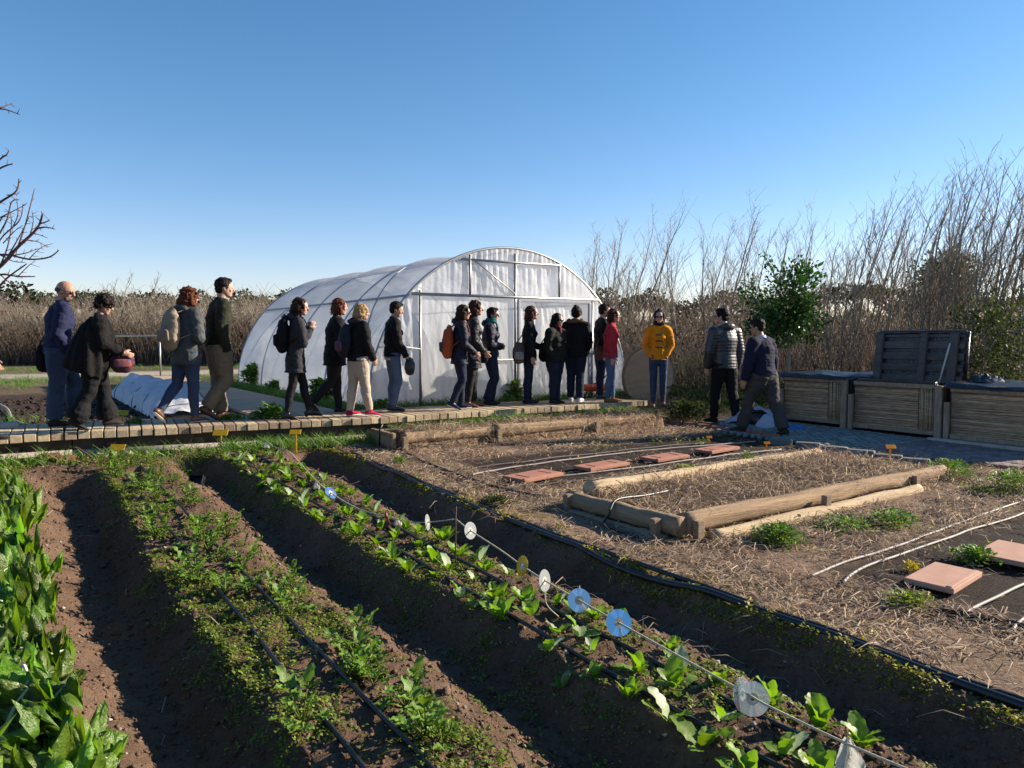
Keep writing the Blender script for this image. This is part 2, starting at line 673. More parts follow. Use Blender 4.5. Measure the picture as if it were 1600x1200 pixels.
def film(name, c, tr, rough, sc, st):
    q = NT(name)
    vv = q.coord(st)
    f = q.noise(vv, 2.2, 5)
    col = q.ramp(f, [(.35, mul(c, .86)), (.65, c)])
    q.l(col, q.b.inputs['Base Color'])
    q.b.inputs['Roughness'].default_value = rough
    q.b.inputs['Specular IOR Level'].default_value = .45
    bb = q.bump(q.noise(vv, sc, 4, .55), .55, .05)
    bb = q.bump(q.noise(vv, sc * 5, 3), .35, .012, bb)
    q.l(bb, q.b.inputs['Normal'])
    t = q.n('ShaderNodeBsdfTranslucent'); q.l(col, t.inputs[0]); q.l(bb, t.inputs['Normal'])
    mx = q.n('ShaderNodeMixShader'); mx.inputs[0].default_value = tr
    q.l(q.b.outputs[0], mx.inputs[1]); q.l(t.outputs[0], mx.inputs[2])
    tp = q.n('ShaderNodeBsdfTransparent'); tp.inputs[0].default_value = (.93, .96, 1, 1)
    m3 = q.n('ShaderNodeMixShader')
    # cloudy film: clearer and milkier patches
    mr = q.n('ShaderNodeMapRange'); mr.inputs['From Min'].default_value = .35; mr.inputs['From Max'].default_value = .7
    mr.inputs['To Min'].default_value = .06; mr.inputs['To Max'].default_value = .26
    q.l(q.noise(vv, 1.1, 3), mr.inputs[0]); q.l(mr.outputs[0], m3.inputs[0])
    q.l(mx.outputs[0], m3.inputs[1]); q.l(tp.outputs[0], m3.inputs[2])
    q.l(m3.outputs[0], q.out.inputs[0])
    return q.m


M_FILM = film('cover_film', (.84, .85, .87), .55, .36, 3.0, (1, .5, 1.2))
M_FILMW = film('front_film', (.82, .83, .83), .55, .3, 2.6, (1, 1, .55))


def arch(t):
    """t 0..1 left foot to right foot"""
    an = math.pi * (1 - t)
    return GC + GR * math.cos(an), GZ + GH * math.sin(an) ** .97


# cover: sags between hoops and purlins
nu, nv = 72, 96
hoops = np.linspace(GB0, GB1, 5)
vs = []
for j in range(nv + 1):
    y = GB0 + (GB1 - GB0) * j / nv
    ph = (j / nv * 4) % 1
    for i in range(nu + 1):
        t = i / nu
        xx, zz = arch(t)
        sag = math.sin(math.pi * ph)
        pur = abs(math.sin(math.pi * t * 6))
        lower = math.sin(math.pi * t)
        dd = .075 * sag * (.3 + .7 * pur) * lower + .018 * (float(mnoise.noise((t * 9, y * 1.6, 0))))
        dd += .012 * math.sin(t * 74 + 2 * mnoise.noise((y, t * 3, 3))) * sag * lower
        vs.append((xx - (xx - GC) / GR * dd, y, max(GZ - .05, zz - (zz - GZ) / GH * dd)))
fs = [(j * (nu + 1) + i, j * (nu + 1) + i + 1, (j + 1) * (nu + 1) + i + 1, (j + 1) * (nu + 1) + i) for j in range(nv) for i in range(nu)]
np_mesh('cover', np.array(vs), np.array(fs), M_FILM, gh, True)
M_HOOP = pmat('hoop_metal', (.36, .38, .43), (.28, .30, .34), 12, .5, .1, 40, .4, metal=.2)
for q, y in enumerate(hoops):
    mb = MB(); mb.tube([(arch(t)[0], y, arch(t)[1] + .0) for t in np.linspace(0, 1, 49)], .02 if q else .026, 8)
    mb.build('hoop', M_HOOP if q else M_METAL, gh, True)
for t in (.235, .5, .765):
    mb = MB(); xx, zz = arch(t); mb.tube([(xx, GB0, zz - .045 + (.035 if t == .235 else 0)), (xx, GB1, zz - .045 + (.035 if t == .235 else 0))], .02, 6); mb.build('purlin', M_HOOP, gh, True)
for t0, t1, y0, y1 in ((.02, .235, 19.2, 17.5), (.02, .36, GB0 + .1, GB0 + 1.9)):
    mb = MB(); mb.tube([(arch(t0 + (t1 - t0) * u)[0] + .03, y0 + (y1 - y0) * u, arch(t0 + (t1 - t0) * u)[1] + .01) for u in np.linspace(0, 1, 12)], .012, 6)
    mb.build('brace', M_HOOP, gh, True)
for sx in (GA0, GA1):
    mb = MB(); mb.box((sx, (GB0 + GB1) / 2, GZ + .02), (.07, GB1 - GB0, .16))
    mb.build('base_board', pmat('film_skirt', (.50, .50, .48), (.34, .33, .30), 5, .6, .4, 30), gh)
# front gable
P1, P2, ZB = 5.62, 9.2, 2.21         # corner posts, lintel height
PM = 7.47
yF = GB0 - .02


def panel(name, poly_fn, x0, x1, n, m, amp, mat, wr=1., y=yF):
    """film between two height functions, wrinkled"""
    v, f = [], []
    for j in range(m + 1):
        for i in range(n + 1):
            xx = x0 + (x1 - x0) * i / n
            a0, a1 = poly_fn(xx)
            zz = a0 + (a1 - a0) * j / m
            e = min(1, 4 * min(i / n, 1 - i / n, j / m + .05, 1 - j / m + .1) + .1)
            d = amp * e * (mnoise.noise((xx * 3.2 * wr, zz * 1.4, 1.7)) + .5 * mnoise.noise((xx * 11 * wr + zz * 2, zz * 3, 4)) + .35 * max(0, (zz - ZB + .7)) * math.sin(xx * 60 + 3 * mnoise.noise((xx * 4, zz, 0))))
            v.append((xx, y + d, zz))
    for j in range(m):
        for i in range(n):
            f.append((j * (n + 1) + i, j * (n + 1) + i + 1, (j + 1) * (n + 1) + i + 1, (j + 1) * (n + 1) + i))
    return np_mesh(name, np.array(v), np.array(f), mat, gh, True)


def arch_z(xx): 
    u = max(-1, min(1, (xx - GC) / GR))
    return GZ + GH * max(0, math.sqrt(1 - u * u)) ** .97


panel('front_film', lambda q: (GZ - .05, ZB), P1 + .02, PM - .02, 60, 60, .028, M_FILMW, 1.2)
panel('gable_film', lambda q: (ZB, max(ZB + .01, arch_z(q) - .02)), 5.66, 9.18, 110, 30, .026, M_FILM, 2.0)
panel('side_film', lambda q: (GZ - .05, max(GZ, min(arch_z(q), 9) - .01)), GA0 + .03, P1 - .02, 30, 60, .05, M_FILM, 2.4)
panel('side_film', lambda q: (GZ - .05, max(GZ, arch_z(q) - .01)), P2 + .04, GA1 - .03, 30, 60, .05, M_FILM, 2.4)
door = panel('door_film', lambda q: (GZ + .04, ZB - .07), PM + .06, P2 - .06, 90, 60, .034, M_FILMW, 2.4, yF + .02)
panel('back_film', lambda q: (GZ - .05, max(GZ, arch_z(q) - .02)), GA0 + .03, GA1 - .03, 30, 24, .02, M_FILM, 1., GB1)
for xx, z1 in ((P1, ZB + .06), (P2, ZB + .02), (PM, ZB + .75)):
    mb = MB(); mb.tube([(xx, yF - .02, GZ - .1), (xx, yF - .02, z1)], .024, 8); mb.build('post', M_METAL, gh, True)
for (x0, z0, x1, z1, w) in ((5.47, ZB, 9.35, ZB, .035), (6.55, ZB, 6.55, arch_z(6.55) - .03, .03), (8.42, ZB, 8.42, arch_z(8.42) - .03, .03),
                            (6.38, ZB + .6, 8.45, ZB + .6, .03), (6.6, ZB + .62, 7.47, ZB + .05, .016), (P1, 1.32, 5.0, 1.4, .013), (PM, 1.12, 6.6, 1.12, .022)):
    mb = MB(); mb.tube([(x0, yF - .035, z0), (x1, yF - .035, z1)], w * .7, 8); mb.build('crossbar', M_METAL, gh, True)
mb = MB()
dw = .05
for (x0, z0, x1, z1) in ((PM + .05, ZB - .05, P2 - .05, ZB - .05), (PM + .05, GZ + .03, P2 - .05, GZ + .03)):
    mb.box(((x0 + x1) / 2, yF - .03, z0), (x1 - x0, dw, dw), None, .006)
for xx in (PM + .07, P2 - .07): mb.box((xx, yF - .032, (GZ + ZB) / 2), (dw, dw, ZB - GZ - .12), None, .006)
mb.build('door_frame', M_HOOP, gh)
# wheelbarrow-like orange tool tray parked behind the visitors
wb = empty('wheelbarrow', (9.0, 10.95, DECK))
tag(wb, 'small orange barrow with a black handle in front of the greenhouse door', 'wheelbarrow')
mb = MB(); mb.box((9.0, 10.93, DECK + .17), (.42, .34, .12), None, .04); mb.build('tray', pmat('orange_paint', (.62, .09, .02), (.5, .07, .02), 8, .45, .1), wb, True)
mb = MB(); mb.tube([(9.0 + .05 * math.cos(t), 10.74, DECK + .07 + .07 * math.sin(t)) for t in np.linspace(0, 6.28, 13)], .022, 6); mb.build('wheel', M_BLACK, wb, True)
mb = MB(); mb.tube([(8.9, 10.95, DECK + .2), (9.2, 10.97, DECK + .28), (9.55, 11.0, DECK + .55)], .015, 6); mb.build('handle', M_BLACK, wb, True)
for sx in (8.9, 9.15):
    mb = MB(); mb.tube([(sx, 11.05, DECK), (sx, 11.0, DECK + .14)], .014, 6); mb.build('leg', M_BLACK, wb, True)

# railing by the gravel path
pr = P(251, 588, .36)
rl = empty('handrail', (pr.x, pr.y, pr.z))
tag(rl, 'thin grey metal handrail beside the gravel path at the left', 'railing')
q0 = D(150, 524, pr.dot(FWD) + 1.2)
top = Vector((pr.x, pr.y, 1.56))
mb = MB(); mb.tube([(q0.x, q0.y, 1.56), top], .028, 8); mb.build('rail', M_METAL, rl, True)
for p in (top, Vector((q0.x, q0.y, 1.56))):
    mb = MB(); mb.tube([(p.x, p.y, .3), p], .026, 8); mb.build('post', M_METAL, rl, True)

# ------------------------------------------------------------------ white fleece row cover
fc = empty('fleece_tunnel', (2.3, 14, .36))
tag(fc, 'low white fleece cover over hoops on a dark bed behind the boardwalk', 'row cover')
y0, y1 = 11.55, 17.4
v, f = [], []
n, m = 60, 18
for j in range(n + 1):
    u = j / n
    yy = y0 + (y1 - y0) * u
    ph = abs(math.sin(u * math.pi * 5))
    hh = (.36 + .10 * math.cos(u * 31) * (1 - ph) - .10 * ph + .05 * mnoise.noise((yy * 1.3, 0, 4))) * min(1, .25 + 6 * min(u, 1 - u))
    for i in range(m + 1):
        t = math.pi * i / m
        nn_ = mnoise.noise((i * .5, yy * 2.2, 0)) * .10
        v.append((2.15 - .46 * math.cos(t) * (1 + nn_), yy, .36 + hh * math.sin(t) ** .85 + nn_ * .6))
for j in range(n):
    for i in range(m): f.append((j * (m + 1) + i, j * (m + 1) + i + 1, (j + 1) * (m + 1) + i + 1, (j + 1) * (m + 1) + i))
np_mesh('fleece', np.array(v), np.array(f), pmat('white_fleece', (.74, .75, .80), (.60, .61, .66), 4, .9, .5, 14, .1, trans=.35, bdist=.03), fc, True)
for i in range(6):
    yy = y0 + (y1 - y0) * (i / 5 if 0 < i < 5 else (.02 if i == 0 else .98))
    mb = MB(); mb.tube([(2.15 - .465 * math.cos(t), yy + .04 * math.sin(t * 2), .36 + (.42 if 0 < i < 5 else .2) * math.sin(t) ** .85) for t in np.linspace(0, math.pi, 15)], .006, 6)
    mb.build('hoop', M_HOSEB, fc, True)

# ------------------------------------------------------------------ raised log beds
def log(mb_, p0, p1, r0, r1, n=14, seed=0):
    p0, p1 = Vector(p0), Vector(p1)
    pts, rad = [], []
    for i in range(41):
        u = i / 40
        q = p0.lerp(p1, u)
        q.z += .012 * mnoise.noise((u * 4, seed, 0)); q.y += .012 * mnoise.noise((u * 4, seed, 5)) if abs(p1.x - p0.x) > abs(p1.y - p0.y) else 0
        pts.append(q); rad.append(r0 + (r1 - r0) * u + .006 * mnoise.noise((u * 7, seed, 9)) + .004 * mnoise.noise((u * 23, seed, 3)))
    k0 = len(mb_.v)
    mb_.tube(pts, rad, 22)
    for i in range(k0, len(mb_.v)):
        v_ = mb_.v[i]
        mb_.v[i] = v_ + Vector((0, 1, 1)) * (.006 * mnoise.noise((v_.x * 2.2, v_.y * 14 + seed, v_.z * 14))) + Vector((0, 0, .004 * mnoise.noise((v_.x * 9, v_.y * 22, v_.z * 22 + seed))))


def stake(parent, x, y, z0, z1, w=.085, mat=None):
    q = MB(); q.box((x, y, (z0 + z1) / 2), (w, w * .75, z1 - z0), None, .006); q.build('post', mat or M_WOOD, parent)


# near bed
zb = .04
B2 = empty('raised_log_bed', (6.1, 4.6, zb))
tag(B2, 'nearer straw filled bed framed with round wooden logs on short posts', 'raised bed')
mb = MB(); log(mb, (4.12, 3.98, zb + .09), (8.05, 4.12, zb + .085), .082, .07, seed=1); mb.build('front_log', M_LOG, B2, True)
mb = MB(); log(mb, (4.28, 3.83, zb - .01), (7.3, 3.97, zb + .0), .062, .055, seed=2); mb.build('lower_log', M_PALE, B2, True)
mb = MB(); log(mb, (4.16, 5.12, zb + .155), (8.1, 5.62, zb + .075), .066, .06, seed=3); mb.build('back_log', M_PALE, B2, True)
mb = MB(); log(mb, (4.07, 3.93, zb + .085), (4.03, 5.22, zb + .07), .075, .068, seed=4); mb.build('end_log', M_LOGC, B2, True)
mb = MB(); log(mb, (3.98, 4.0, zb - .03), (3.95, 5.1, zb - .03), .05, .05, seed=5); mb.build('lower_end_log', M_LOGC, B2, True)
for x_, y_ in ((3.95, 3.98 + .10), (4.17, 3.86), (5.75, 3.9), (7.3, 3.99), (3.96, 5.14), (7.9, 5.65)):
    stake(B2, x_, y_, zb - .08, zb + .135, .07)
# far bed
zb1 = .12
B1 = empty('raised_log_bed', (6.5, 9.0, zb1))
tag(B1, 'farther straw filled bed with log edge close to the boardwalk', 'raised bed')
b1f = [G(630, 703), G(830, 686), G(1020, 668)]
x0, y0 = b1f[0].x, b1f[0].y
x1, y1 = b1f[2].x, b1f[2].y
mb = MB(); log(mb, (x0, y0, zb1 + .12), (x0 + (x1 - x0) * .31, y0 + (y1 - y0) * .31, zb1 + .12), .07, .075, seed=6); mb.build('front_log', M_LOG, B1, True)
mb = MB(); log(mb, (x0 + (x1 - x0) * .31, y0 + (y1 - y0) * .31 - .02, zb1 + .13), (x1, y1, zb1 + .12), .082, .074, seed=7); mb.build('front_log', M_LOG, B1, True)
mb = MB(); log(mb, (x0 + .05, y0 + .03, zb1 - .0), (x1 - .1, y1 + .03, zb1 - .0), .055, .055, seed=8); mb.build('lower_log', M_PALE, B1, True)
e1 = G(563, 688); e1.y = min(e1.y, 9.45)
mb = MB(); mb.box(((x0 + e1.x) / 2 - .05, (y0 + e1.y) / 2, zb1 + .1), (.05, (e1.y - y0), .18), None, .008); mb.build('end_board', M_LOGC, B1)
mb = MB(); log(mb, (e1.x, e1.y, zb1 + .12), (x1, y1 + .78, zb1 + .05), .055, .05, seed=9); mb.build('back_log', M_LOG, B1, True)
for u, dy in ((0, -.1), (.32, -.12), (.72, -.11)):
    stake(B1, x0 + (x1 - x0) * u - .02, y0 + (y1 - y0) * u + dy, zb1 - .1, zb1 + .15, .07)
stake(B1, x0 - .12, y0 + .1, zb1 - .1, zb1 + .19, .07)
mb = MB(); mb.tube([(x0 - .11, (y0 * .45 + e1.y * .55), zb1 + .27), (x0 - .15, (y0 * .45 + e1.y * .55), zb1 + .2), (x0 - .15, (y0 * .45 + e1.y * .55), zb1 + .0)], .012, 6); mb.build('strap', M_BLACK, B1, True)

# ------------------------------------------------------------------ terracotta tiles
def tile(quad, label, mat, z=.075):
    """a ribbed ceramic slab, corners from the photograph laid on the soil"""
    c = sum(quad, Vector()) / 4
    o = MB()
    h = Vector((0, 0, .035))
    ex = ((quad[1] - quad[0]) + (quad[2] - quad[3])) / 2
    ey = ((quad[3] - quad[0]) + (quad[2] - quad[1])) / 2
    zc = hz(c.x, c.y) + .045
    c = Vector((c.x, c.y, zc))
    X, Y = ex.normalized(), ey.normalized()
    Y = (Y - X * X.dot(Y)).normalized()
    w, d = ex.length, ey.length
    bm = bmesh.new(); bmesh.ops.create_cube(bm, size=1)
    o.box(c, (w, d, .034), (X, Y, X.cross(Y)), .006)
    o.box(c + Y * (d / 2 - .03) + UP * .017, (w - .03, .03, .012), (X, Y, X.cross(Y)), .004)
    for s_ in ((.28, -.28) if mat is M_TILE else ()):
        o.tube([c + X * (w * s_) - Y * (d / 2 - .06) + UP * .016, c + X * (w * s_) + Y * (d / 2 - .06) + UP * .016], .006, 6)
    ob = o.build('terracotta_tile', mat, None, False, c)
    bm.free()
    tag(ob, label, 'tile', 'terracotta tiles laid on the drip beds')
    return ob


T = lambda *pts: [G(x, y, .06) for x, y in pts]
tile(T((1421, 899), (1462, 877), (1534, 893), (1482, 924)), 'nearest terracotta tile, whole and pinkish, by the yellow blooms', M_TILEP)
tile(T((1526, 862), (1562, 843), (1650, 862), (1612, 886)), 'palest terracotta tile, half cut off by the right edge of the photo', M_TILEP)
tile(T((790, 742), (848, 732), (880, 738), (815, 751)), 'leftmost small terracotta tile between the two log beds', M_TILE)
tile(T((900, 726), (958, 717), (982, 722), (918, 733)), 'second terracotta tile from the left between the log beds', M_TILE)
tile(T((1004, 712), (1052, 705), (1076, 710), (1024, 718)), 'third terracotta tile from the left between the log beds', M_TILE)
tile(T((1086, 701), (1128, 694), (1156, 698), (1110, 706)), 'farthest terracotta tile, in the shade towards the pavers', M_TILE)


# ------------------------------------------------------------------ pipes and hoses
def smooth_pts(pts, n=8):
    """catmull-rom"""
    o = []
    for i in range(len(pts) - 1):
        p0, p1, p2, p3 = pts[max(0, i - 1)], pts[i], pts[i + 1], pts[min(len(pts) - 1, i + 2)]
        for q in range(n):
            t = q / n
            o.append(.5 * ((2 * p1) + (p2 - p0) * t + (2 * p0 - 5 * p1 + 4 * p2 - p3) * t * t + (3 * p1 - p0 - 3 * p2 + p3) * t ** 3))
    o.append(pts[-1])
    return o


def hose(name, pts, rad, mat, label, cat, group=None, lift=.012, n=10, sides=6, wob=.012):
    pp = smooth_pts([Vector(p) for p in pts], n)
    q = []
    ss = sum(map(ord, label)) % 97
    for i, p in enumerate(pp):
        q.append(Vector((p.x + wob * mnoise.noise((p.y * 1.7, ss, 1)), p.y + wob * mnoise.noise((p.x * 1.7, ss, 2)), float(height(np.array([p.x]), np.array([p.y]), False)[0]) + lift + .012 * mnoise.noise((p.x * 2, p.y * 2, 7)))))
    b_ = MB(); b_.tube(q, rad, sides)
    o = b_.build(name, mat, None, True, q[len(q) // 2])
    return tag(o, label, cat, group)


GP = 'black drip lines on the vegetable ridges'
hose('drip_line', [(1.17, y, 0) for y in (1.0, 3, 5, 7, 9.2)], .011, M_BLACK, 'black drip line along the right side of the strawberry ridge', 'irrigation pipe', GP, .03, 14)
hose('drip_line', [(.97, y, 0) for y in (1.0, 3, 5, 7, 8.6)], .011, M_BLACK, 'black drip line along the left side of the strawberry ridge', 'irrigation pipe', GP, .03, 14)
hose('drip_line', [(2.17, y, 0) for y in (1.0, 3, 5, 7, 9.3)], .011, M_BLACK, 'black drip line on the left side of the lettuce ridge', 'irrigation pipe', GP, .03, 14)
hose('drip_line', [(2.41, y, 0) for y in (1.0, 3, 5, 7, 9.3)], .011, M_BLACK, 'black drip line on the right side of the lettuce ridge', 'irrigation pipe', GP, .03, 14)
hose('supply_pipe', [(3.37, .8, 0), (3.33, 2.5, 0), (3.24, 4, 0), (3.27, 6, 0), (3.33, 8, 0), (3.36, 9.4, 0)], .022, M_BLACK, 'thick black supply pipe along the edge of the straw', 'irrigation pipe', None, .02, 16, 8)
hose('supply_pipe', [(3.43, .8, 0), (3.39, 2.5, 0), (3.31, 4, 0), (3.34, 6, 0), (3.41, 8, 0), (3.5, 9.2, 0)], .016, M_BLACK, 'thinner black pipe lying against the thick supply pipe', 'irrigation pipe', None, .02, 16, 8)


def ghose(px, rad, mat, label, group=None, name='drip_hose', lift=.018):
    return hose(name, [G(x, y) for x, y in px], rad, mat, label, 'hose', group, lift, 9, 6, .02)


GH4 = 'pale hoses on the right drip bed'
ghose([(1266, 905), (1330, 880), (1420, 850), (1500, 820), (1600, 785), (1680, 758)], .0095, M_HOSE, 'uppermost pale hose on the right drip bed', GH4)
ghose([(1319, 914), (1345, 894), (1410, 868), (1500, 838), (1600, 805), (1690, 776)], .0095, M_HOSE, 'pale hose with a hooked end above the pink tile', GH4)
ghose([(1507, 965), (1545, 944), (1600, 918), (1680, 885)], .0095, M_HOSE, 'pale hose running right below the nearest pink tile', GH4)
ghose([(1580, 988), (1600, 968), (1680, 930)], .0095, M_HOSE, 'lowest short pale hose at the right edge', GH4)
ghose([(1450, 957), (1500, 963), (1550, 972), (1600, 984), (1680, 1010)], .016, M_BLACK, 'black header pipe feeding the pale hoses at right', None, 'supply_pipe')
GH3 = 'hoses on the drip bed between the log beds'
ghose([(715, 736), (800, 726), (900, 714), (1000, 703), (1100, 694)], .009, M_HOSEB, 'farthest hose on the drip bed between the log beds', GH3)
ghose([(738, 745), (770, 737), (850, 726), (990, 708), (1180, 692)], .009, M_HOSE, 'second hose, just behind the row of small tiles', GH3)
ghose([(798, 761), (830, 752), (860, 747), (950, 738), (1040, 727), (1120, 716), (1220, 703)], .009, M_HOSE, 'hose just in front of the row of small tiles', GH3)
ghose([(812, 776), (830, 764), (880, 756), (950, 749), (1040, 735), (1100, 727), (1230, 709)], .009, M_HOSEB, 'nearest hose on the drip bed between the log beds', GH3)
ghose([(606, 683), (640, 712), (690, 735), (745, 755), (800, 770), (850, 778)], .014, M_BLACK, 'black feed pipe crossing the straw from the far log bed', None, 'supply_pipe')
# black feed hose draped over the end log of the near bed
mb = MB()
mb.tube(smooth_pts([Vector((4.75, 4.75, .18)), Vector((4.4, 4.68, .19)), Vector((4.06, 4.62, .21)), Vector((3.95, 4.58, .16)), Vector((3.93, 4.57, .12)), Vector((3.9, 4.6, .05)), Vector((3.84, 4.5, .05)), Vector((3.8, 4.1, .05))]), .012, 6)
tag(mb.build('feed_hose', M_BLACK, None, True, (4.1, 4.6, .2)), 'black hose draped over the end log of the nearer bed', 'hose')
# ------------------------------------------------------------------ compost boxes with reed fronts
M_REED = pmat('split_reed', (.48, .345, .215), (.26, .185, .12), 6, .8, .3, 30, .25, (6, 1.2, 6), .35)
M_FRAME = pmat('box_frame_wood', (.33, .255, .185), (.2, .155, .115), 5, .85, .4, 25, .2, (5, 5, 1), .15)
BA0, BA1 = 10.8, 11.75
M_PALLET = pmat('shaded_pallet_wood', (.125, .112, .102), (.07, .062, .057), 5, .85, .4, 25, .2, (5, 1, 5), .2)  # grey wood darkened: shade on the standing lid is put into its colour


def compost(b0, b1, label, lid):
    """box from b0 (far) to b1 (near); front faces -X"""
    zg = tilt((b0 + b1) / 2) - .02
    zt = zg + .80
    o = empty('compost_box', (BA0, (b0 + b1) / 2, zg))
    tag(o, label, 'compost box', 'reed fronted compost boxes')
    L = b0 - b1
    # solid inner panels
    mb = MB()
    mb.box((BA0 + .07, (b0 + b1) / 2, (zg + zt) / 2 + .06), (.04, L - .1, zt - zg - .16))
    mb.box((BA1, (b0 + b1) / 2, (zg + zt) / 2), (.05, L - .04, zt - zg - .02))
    for y in (b0 - .04, b1 + .04): mb.box(((BA0 + BA1) / 2 + .05, y, (zg + zt) / 2), (BA1 - BA0 - .12, .04, zt - zg - .02))
    mb.build('side_panel', M_DARKWOOD, o)
    rr_ = random.Random(b0)
    # horizontal reeds
    q = MB(); z = zg + .14
    s0, s1 = b0 - .08, b1 + .36
    while z < zt - .03:
        r_ = rr_.uniform(.006, .011)
        pts = [Vector((BA0 + .03 + rr_.uniform(-.004, .004), s0 + (s1 - s0) * u, z + rr_.uniform(-.004, .004) + .01 * mnoise.noise((u * 3, z * 6, b0)))) for u in (0, .33, .66, 1)]
        q.tube(pts, r_, 6)
        z += r_ * 1.75
    q.build('reed_panel', M_REED, o, True)
    q = MB(); y = b1 + .34
    while y > b1 + .11:
        q.tube([(BA0 + .03, y, zg + .12), (BA0 + .028 + rr_.uniform(-.006, .006), y + rr_.uniform(-.004, .004), zt - .04)], .0085, 6); y -= .021
    q.build('reed_panel', M_REED, o, True)
    for y, w in ((b1 + .055, .095),):
        mb = MB(); mb.box((BA0 - .01, y, (zg + zt) / 2), (.055, w, zt - zg), None, .006); mb.build('post', M_FRAME, o)
    mb = MB(); mb.box((BA0 + .0, b0 - .035, (zg + zt) / 2 - .1), (.05, .07, zt - zg - .2), None, .006); mb.build('post', M_FRAME, o)
    mb = MB(); mb.box((BA0 + .005, (b0 + b1) / 2, zg + .13), (.045, L - .18, .06), None, .006); mb.build('rail', M_FRAME, o)
    mb = MB(); mb.box((BA0 + .005, (b0 + b1) / 2, zg + .025), (.045, L - .1, .05), None, .006); mb.build('rail', M_FRAME, o)
    mb = MB(); mb.box((BA0 + .005, (b0 + b1) / 2, zt - .02), (.045, L - .16, .06), None, .006); mb.build('rail', M_FRAME, o)
    if lid == 'closed':
        n_, m_ = 26, 20
        v, f = [], []
        for j in range(n_ + 1):
            for i in range(m_ + 1):
                u, w = i / m_, j / n_
                edge = min(i, m_ - i, j, n_ - j)
                xx = BA0 - .07 + (BA1 - BA0 + .16) * u
                yy = b0 + .01 - (L + .0) * w
                zz = zt + .055 + .03 * mnoise.noise((xx * 3, yy * 3, 2)) + .015 * mnoise.noise((xx * 9, yy * 9, 2)) + .03 * u
                if edge == 0: zz -= .05
                v.append((xx, yy, zz))
        for j in range(n_):
            for i in range(m_): f.append((j * (m_ + 1) + i, j * (m_ + 1) + i + 1, (j + 1) * (m_ + 1) + i + 1, (j + 1) * (m_ + 1) + i))
        np_mesh('lid_sheet', np.array(v), np.array(f), M_TARP, o, True)
        mb = MB(); mb.box(((BA0 + BA1) / 2, (b0 + b1) / 2, zt + .018), (BA1 - BA0 + .06, L - .06, .05)); mb.build('lid', M_DARKWOOD, o)
    else:
        lx, hh = 11.5, .75
        l = MB()
        tl = R(7)
        X = Vector((math.sin(tl), 0, math.cos(tl))); N = Vector((-math.cos(tl), 0, math.sin(tl))); Y = Vector((0, 1, 0))
        base = Vector((lx, 0, zt - .01))
        c = lambda y, h, d: base + Y * y + X * h + N * d
        y0, y1 = 7.02, 5.66
        l.box(c((y0 + y1) / 2, hh / 2, -.055), (y0 - y1, hh, .02), (Y, X, N))
        lid_o = l.build('lid', M_TARP, o)
        l = MB()
        for h in (.06, .23, .40, .57, .745): l.box(c((y0 + y1) / 2, h, -.03), (y0 - y1 - .04, .105, .022), (Y, X, N), .004)
        l.build('slats', M_PALLET, lid_o)
        for y, w in ((y0 - .06, .11), ((y0 + y1) / 2 - .08, .10), (y1 + .16, .12)):
            l = MB(); l.box(c(y, hh / 2, .01), (w, hh - .01, .06), (Y, X, N), .005); l.build('cross_board', M_PALLET, lid_o)
        l = MB(); l.tube([c(y0 + .01, hh + .0, -.03), c((y0 + y1) / 2, hh + .015, -.02), c(y1 - .01, hh, -.03), c(y1 - .02, .03, -.03)], .03, 8); l.build('edge_sheet', M_TARP, lid_o, True)
        l = MB(); l.tube([c(y1 + .28, -.0, .10), c(y1 + .2, hh - .16, .05)], .013, 6); l.build('prop_stick', pmat('white_stick', (.62, .60, .58), None, 8, .6), o, True)
        l = MB(); l.box((BA0 + .45, (b0 + b1) / 2, zt - .1), (.8, L - .16, .02)); l.build('fill', M_DARKWOOD, o)
        l = MB(); l.box((BA0 + .01, (b0 + b1) / 2 - .02, zt + .03), (.07, L - .25, .035), None, .006); l.build('rim', M_TARP, o)
    return o


compost(8.25, 7.0, 'reed fronted compost box at the far end under a flat black sheet', 'closed')
compost(6.98, 5.56, 'middle reed fronted compost box with its pallet lid standing open', 'open')
compost(5.54, 3.9, 'nearest reed fronted compost box, cut by the right edge of the photo', 'closed')
# crumpled plastic heap on the nearest lid
q = MB()
rr = random.Random(5)
v, f = [], []
n_, m_ = 20, 20
for j in range(n_ + 1):
    for i in range(m_ + 1):
        u, w = i / m_ - .5, j / n_ - .5
        rad = max(0, 1 - (u * u + w * w) * 4)
        v.append((11.35 + u * .5, 5.27 + w * .45, .90 + rad * (.08 + .10 * mnoise.noise((u * 7, w * 7, 1)) + .06 * mnoise.noise((u * 18, w * 18, 1)))))
for j in range(n_):
    for i in range(m_): f.append((j * (m_ + 1) + i, j * (m_ + 1) + i + 1, (j + 1) * (m_ + 1) + i + 1, (j + 1) * (m_ + 1) + i))
o = np_mesh('crumpled_sheet', np.array(v), np.array(f), M_TARP, None, False, (11.35, 5.27, .9))
tag(o, 'crumpled shiny black plastic heaped beside the open pallet lid', 'plastic sheet')

# blue tray, grey sack
p = G(1236, 674)
o = empty('blue_tray', (p.x, p.y, hz(p.x, p.y)))
tag(o, 'flat bright blue plastic tray on the ground by the far compost box', 'tray')
M_BLUE = pmat('blue_plastic', (.015, .24, .62), (.012, .19, .5), 6, .4, .1, 40, .5)
mb = MB(); zz = o.location.z
mb.box((p.x, p.y, zz + .015), (.22, .27, .03), None, .008); mb.build('base', M_BLUE, o)
mb = MB()
for dx, dy, sx, sy in ((.11, 0, .015, .27), (-.11, 0, .015, .27), (0, .13, .22, .015), (0, -.13, .22, .015)): mb.box((p.x + dx, p.y + dy, zz + .055), (sx, sy, .06), None, .004)
mb.build('rim', M_BLUE, o)
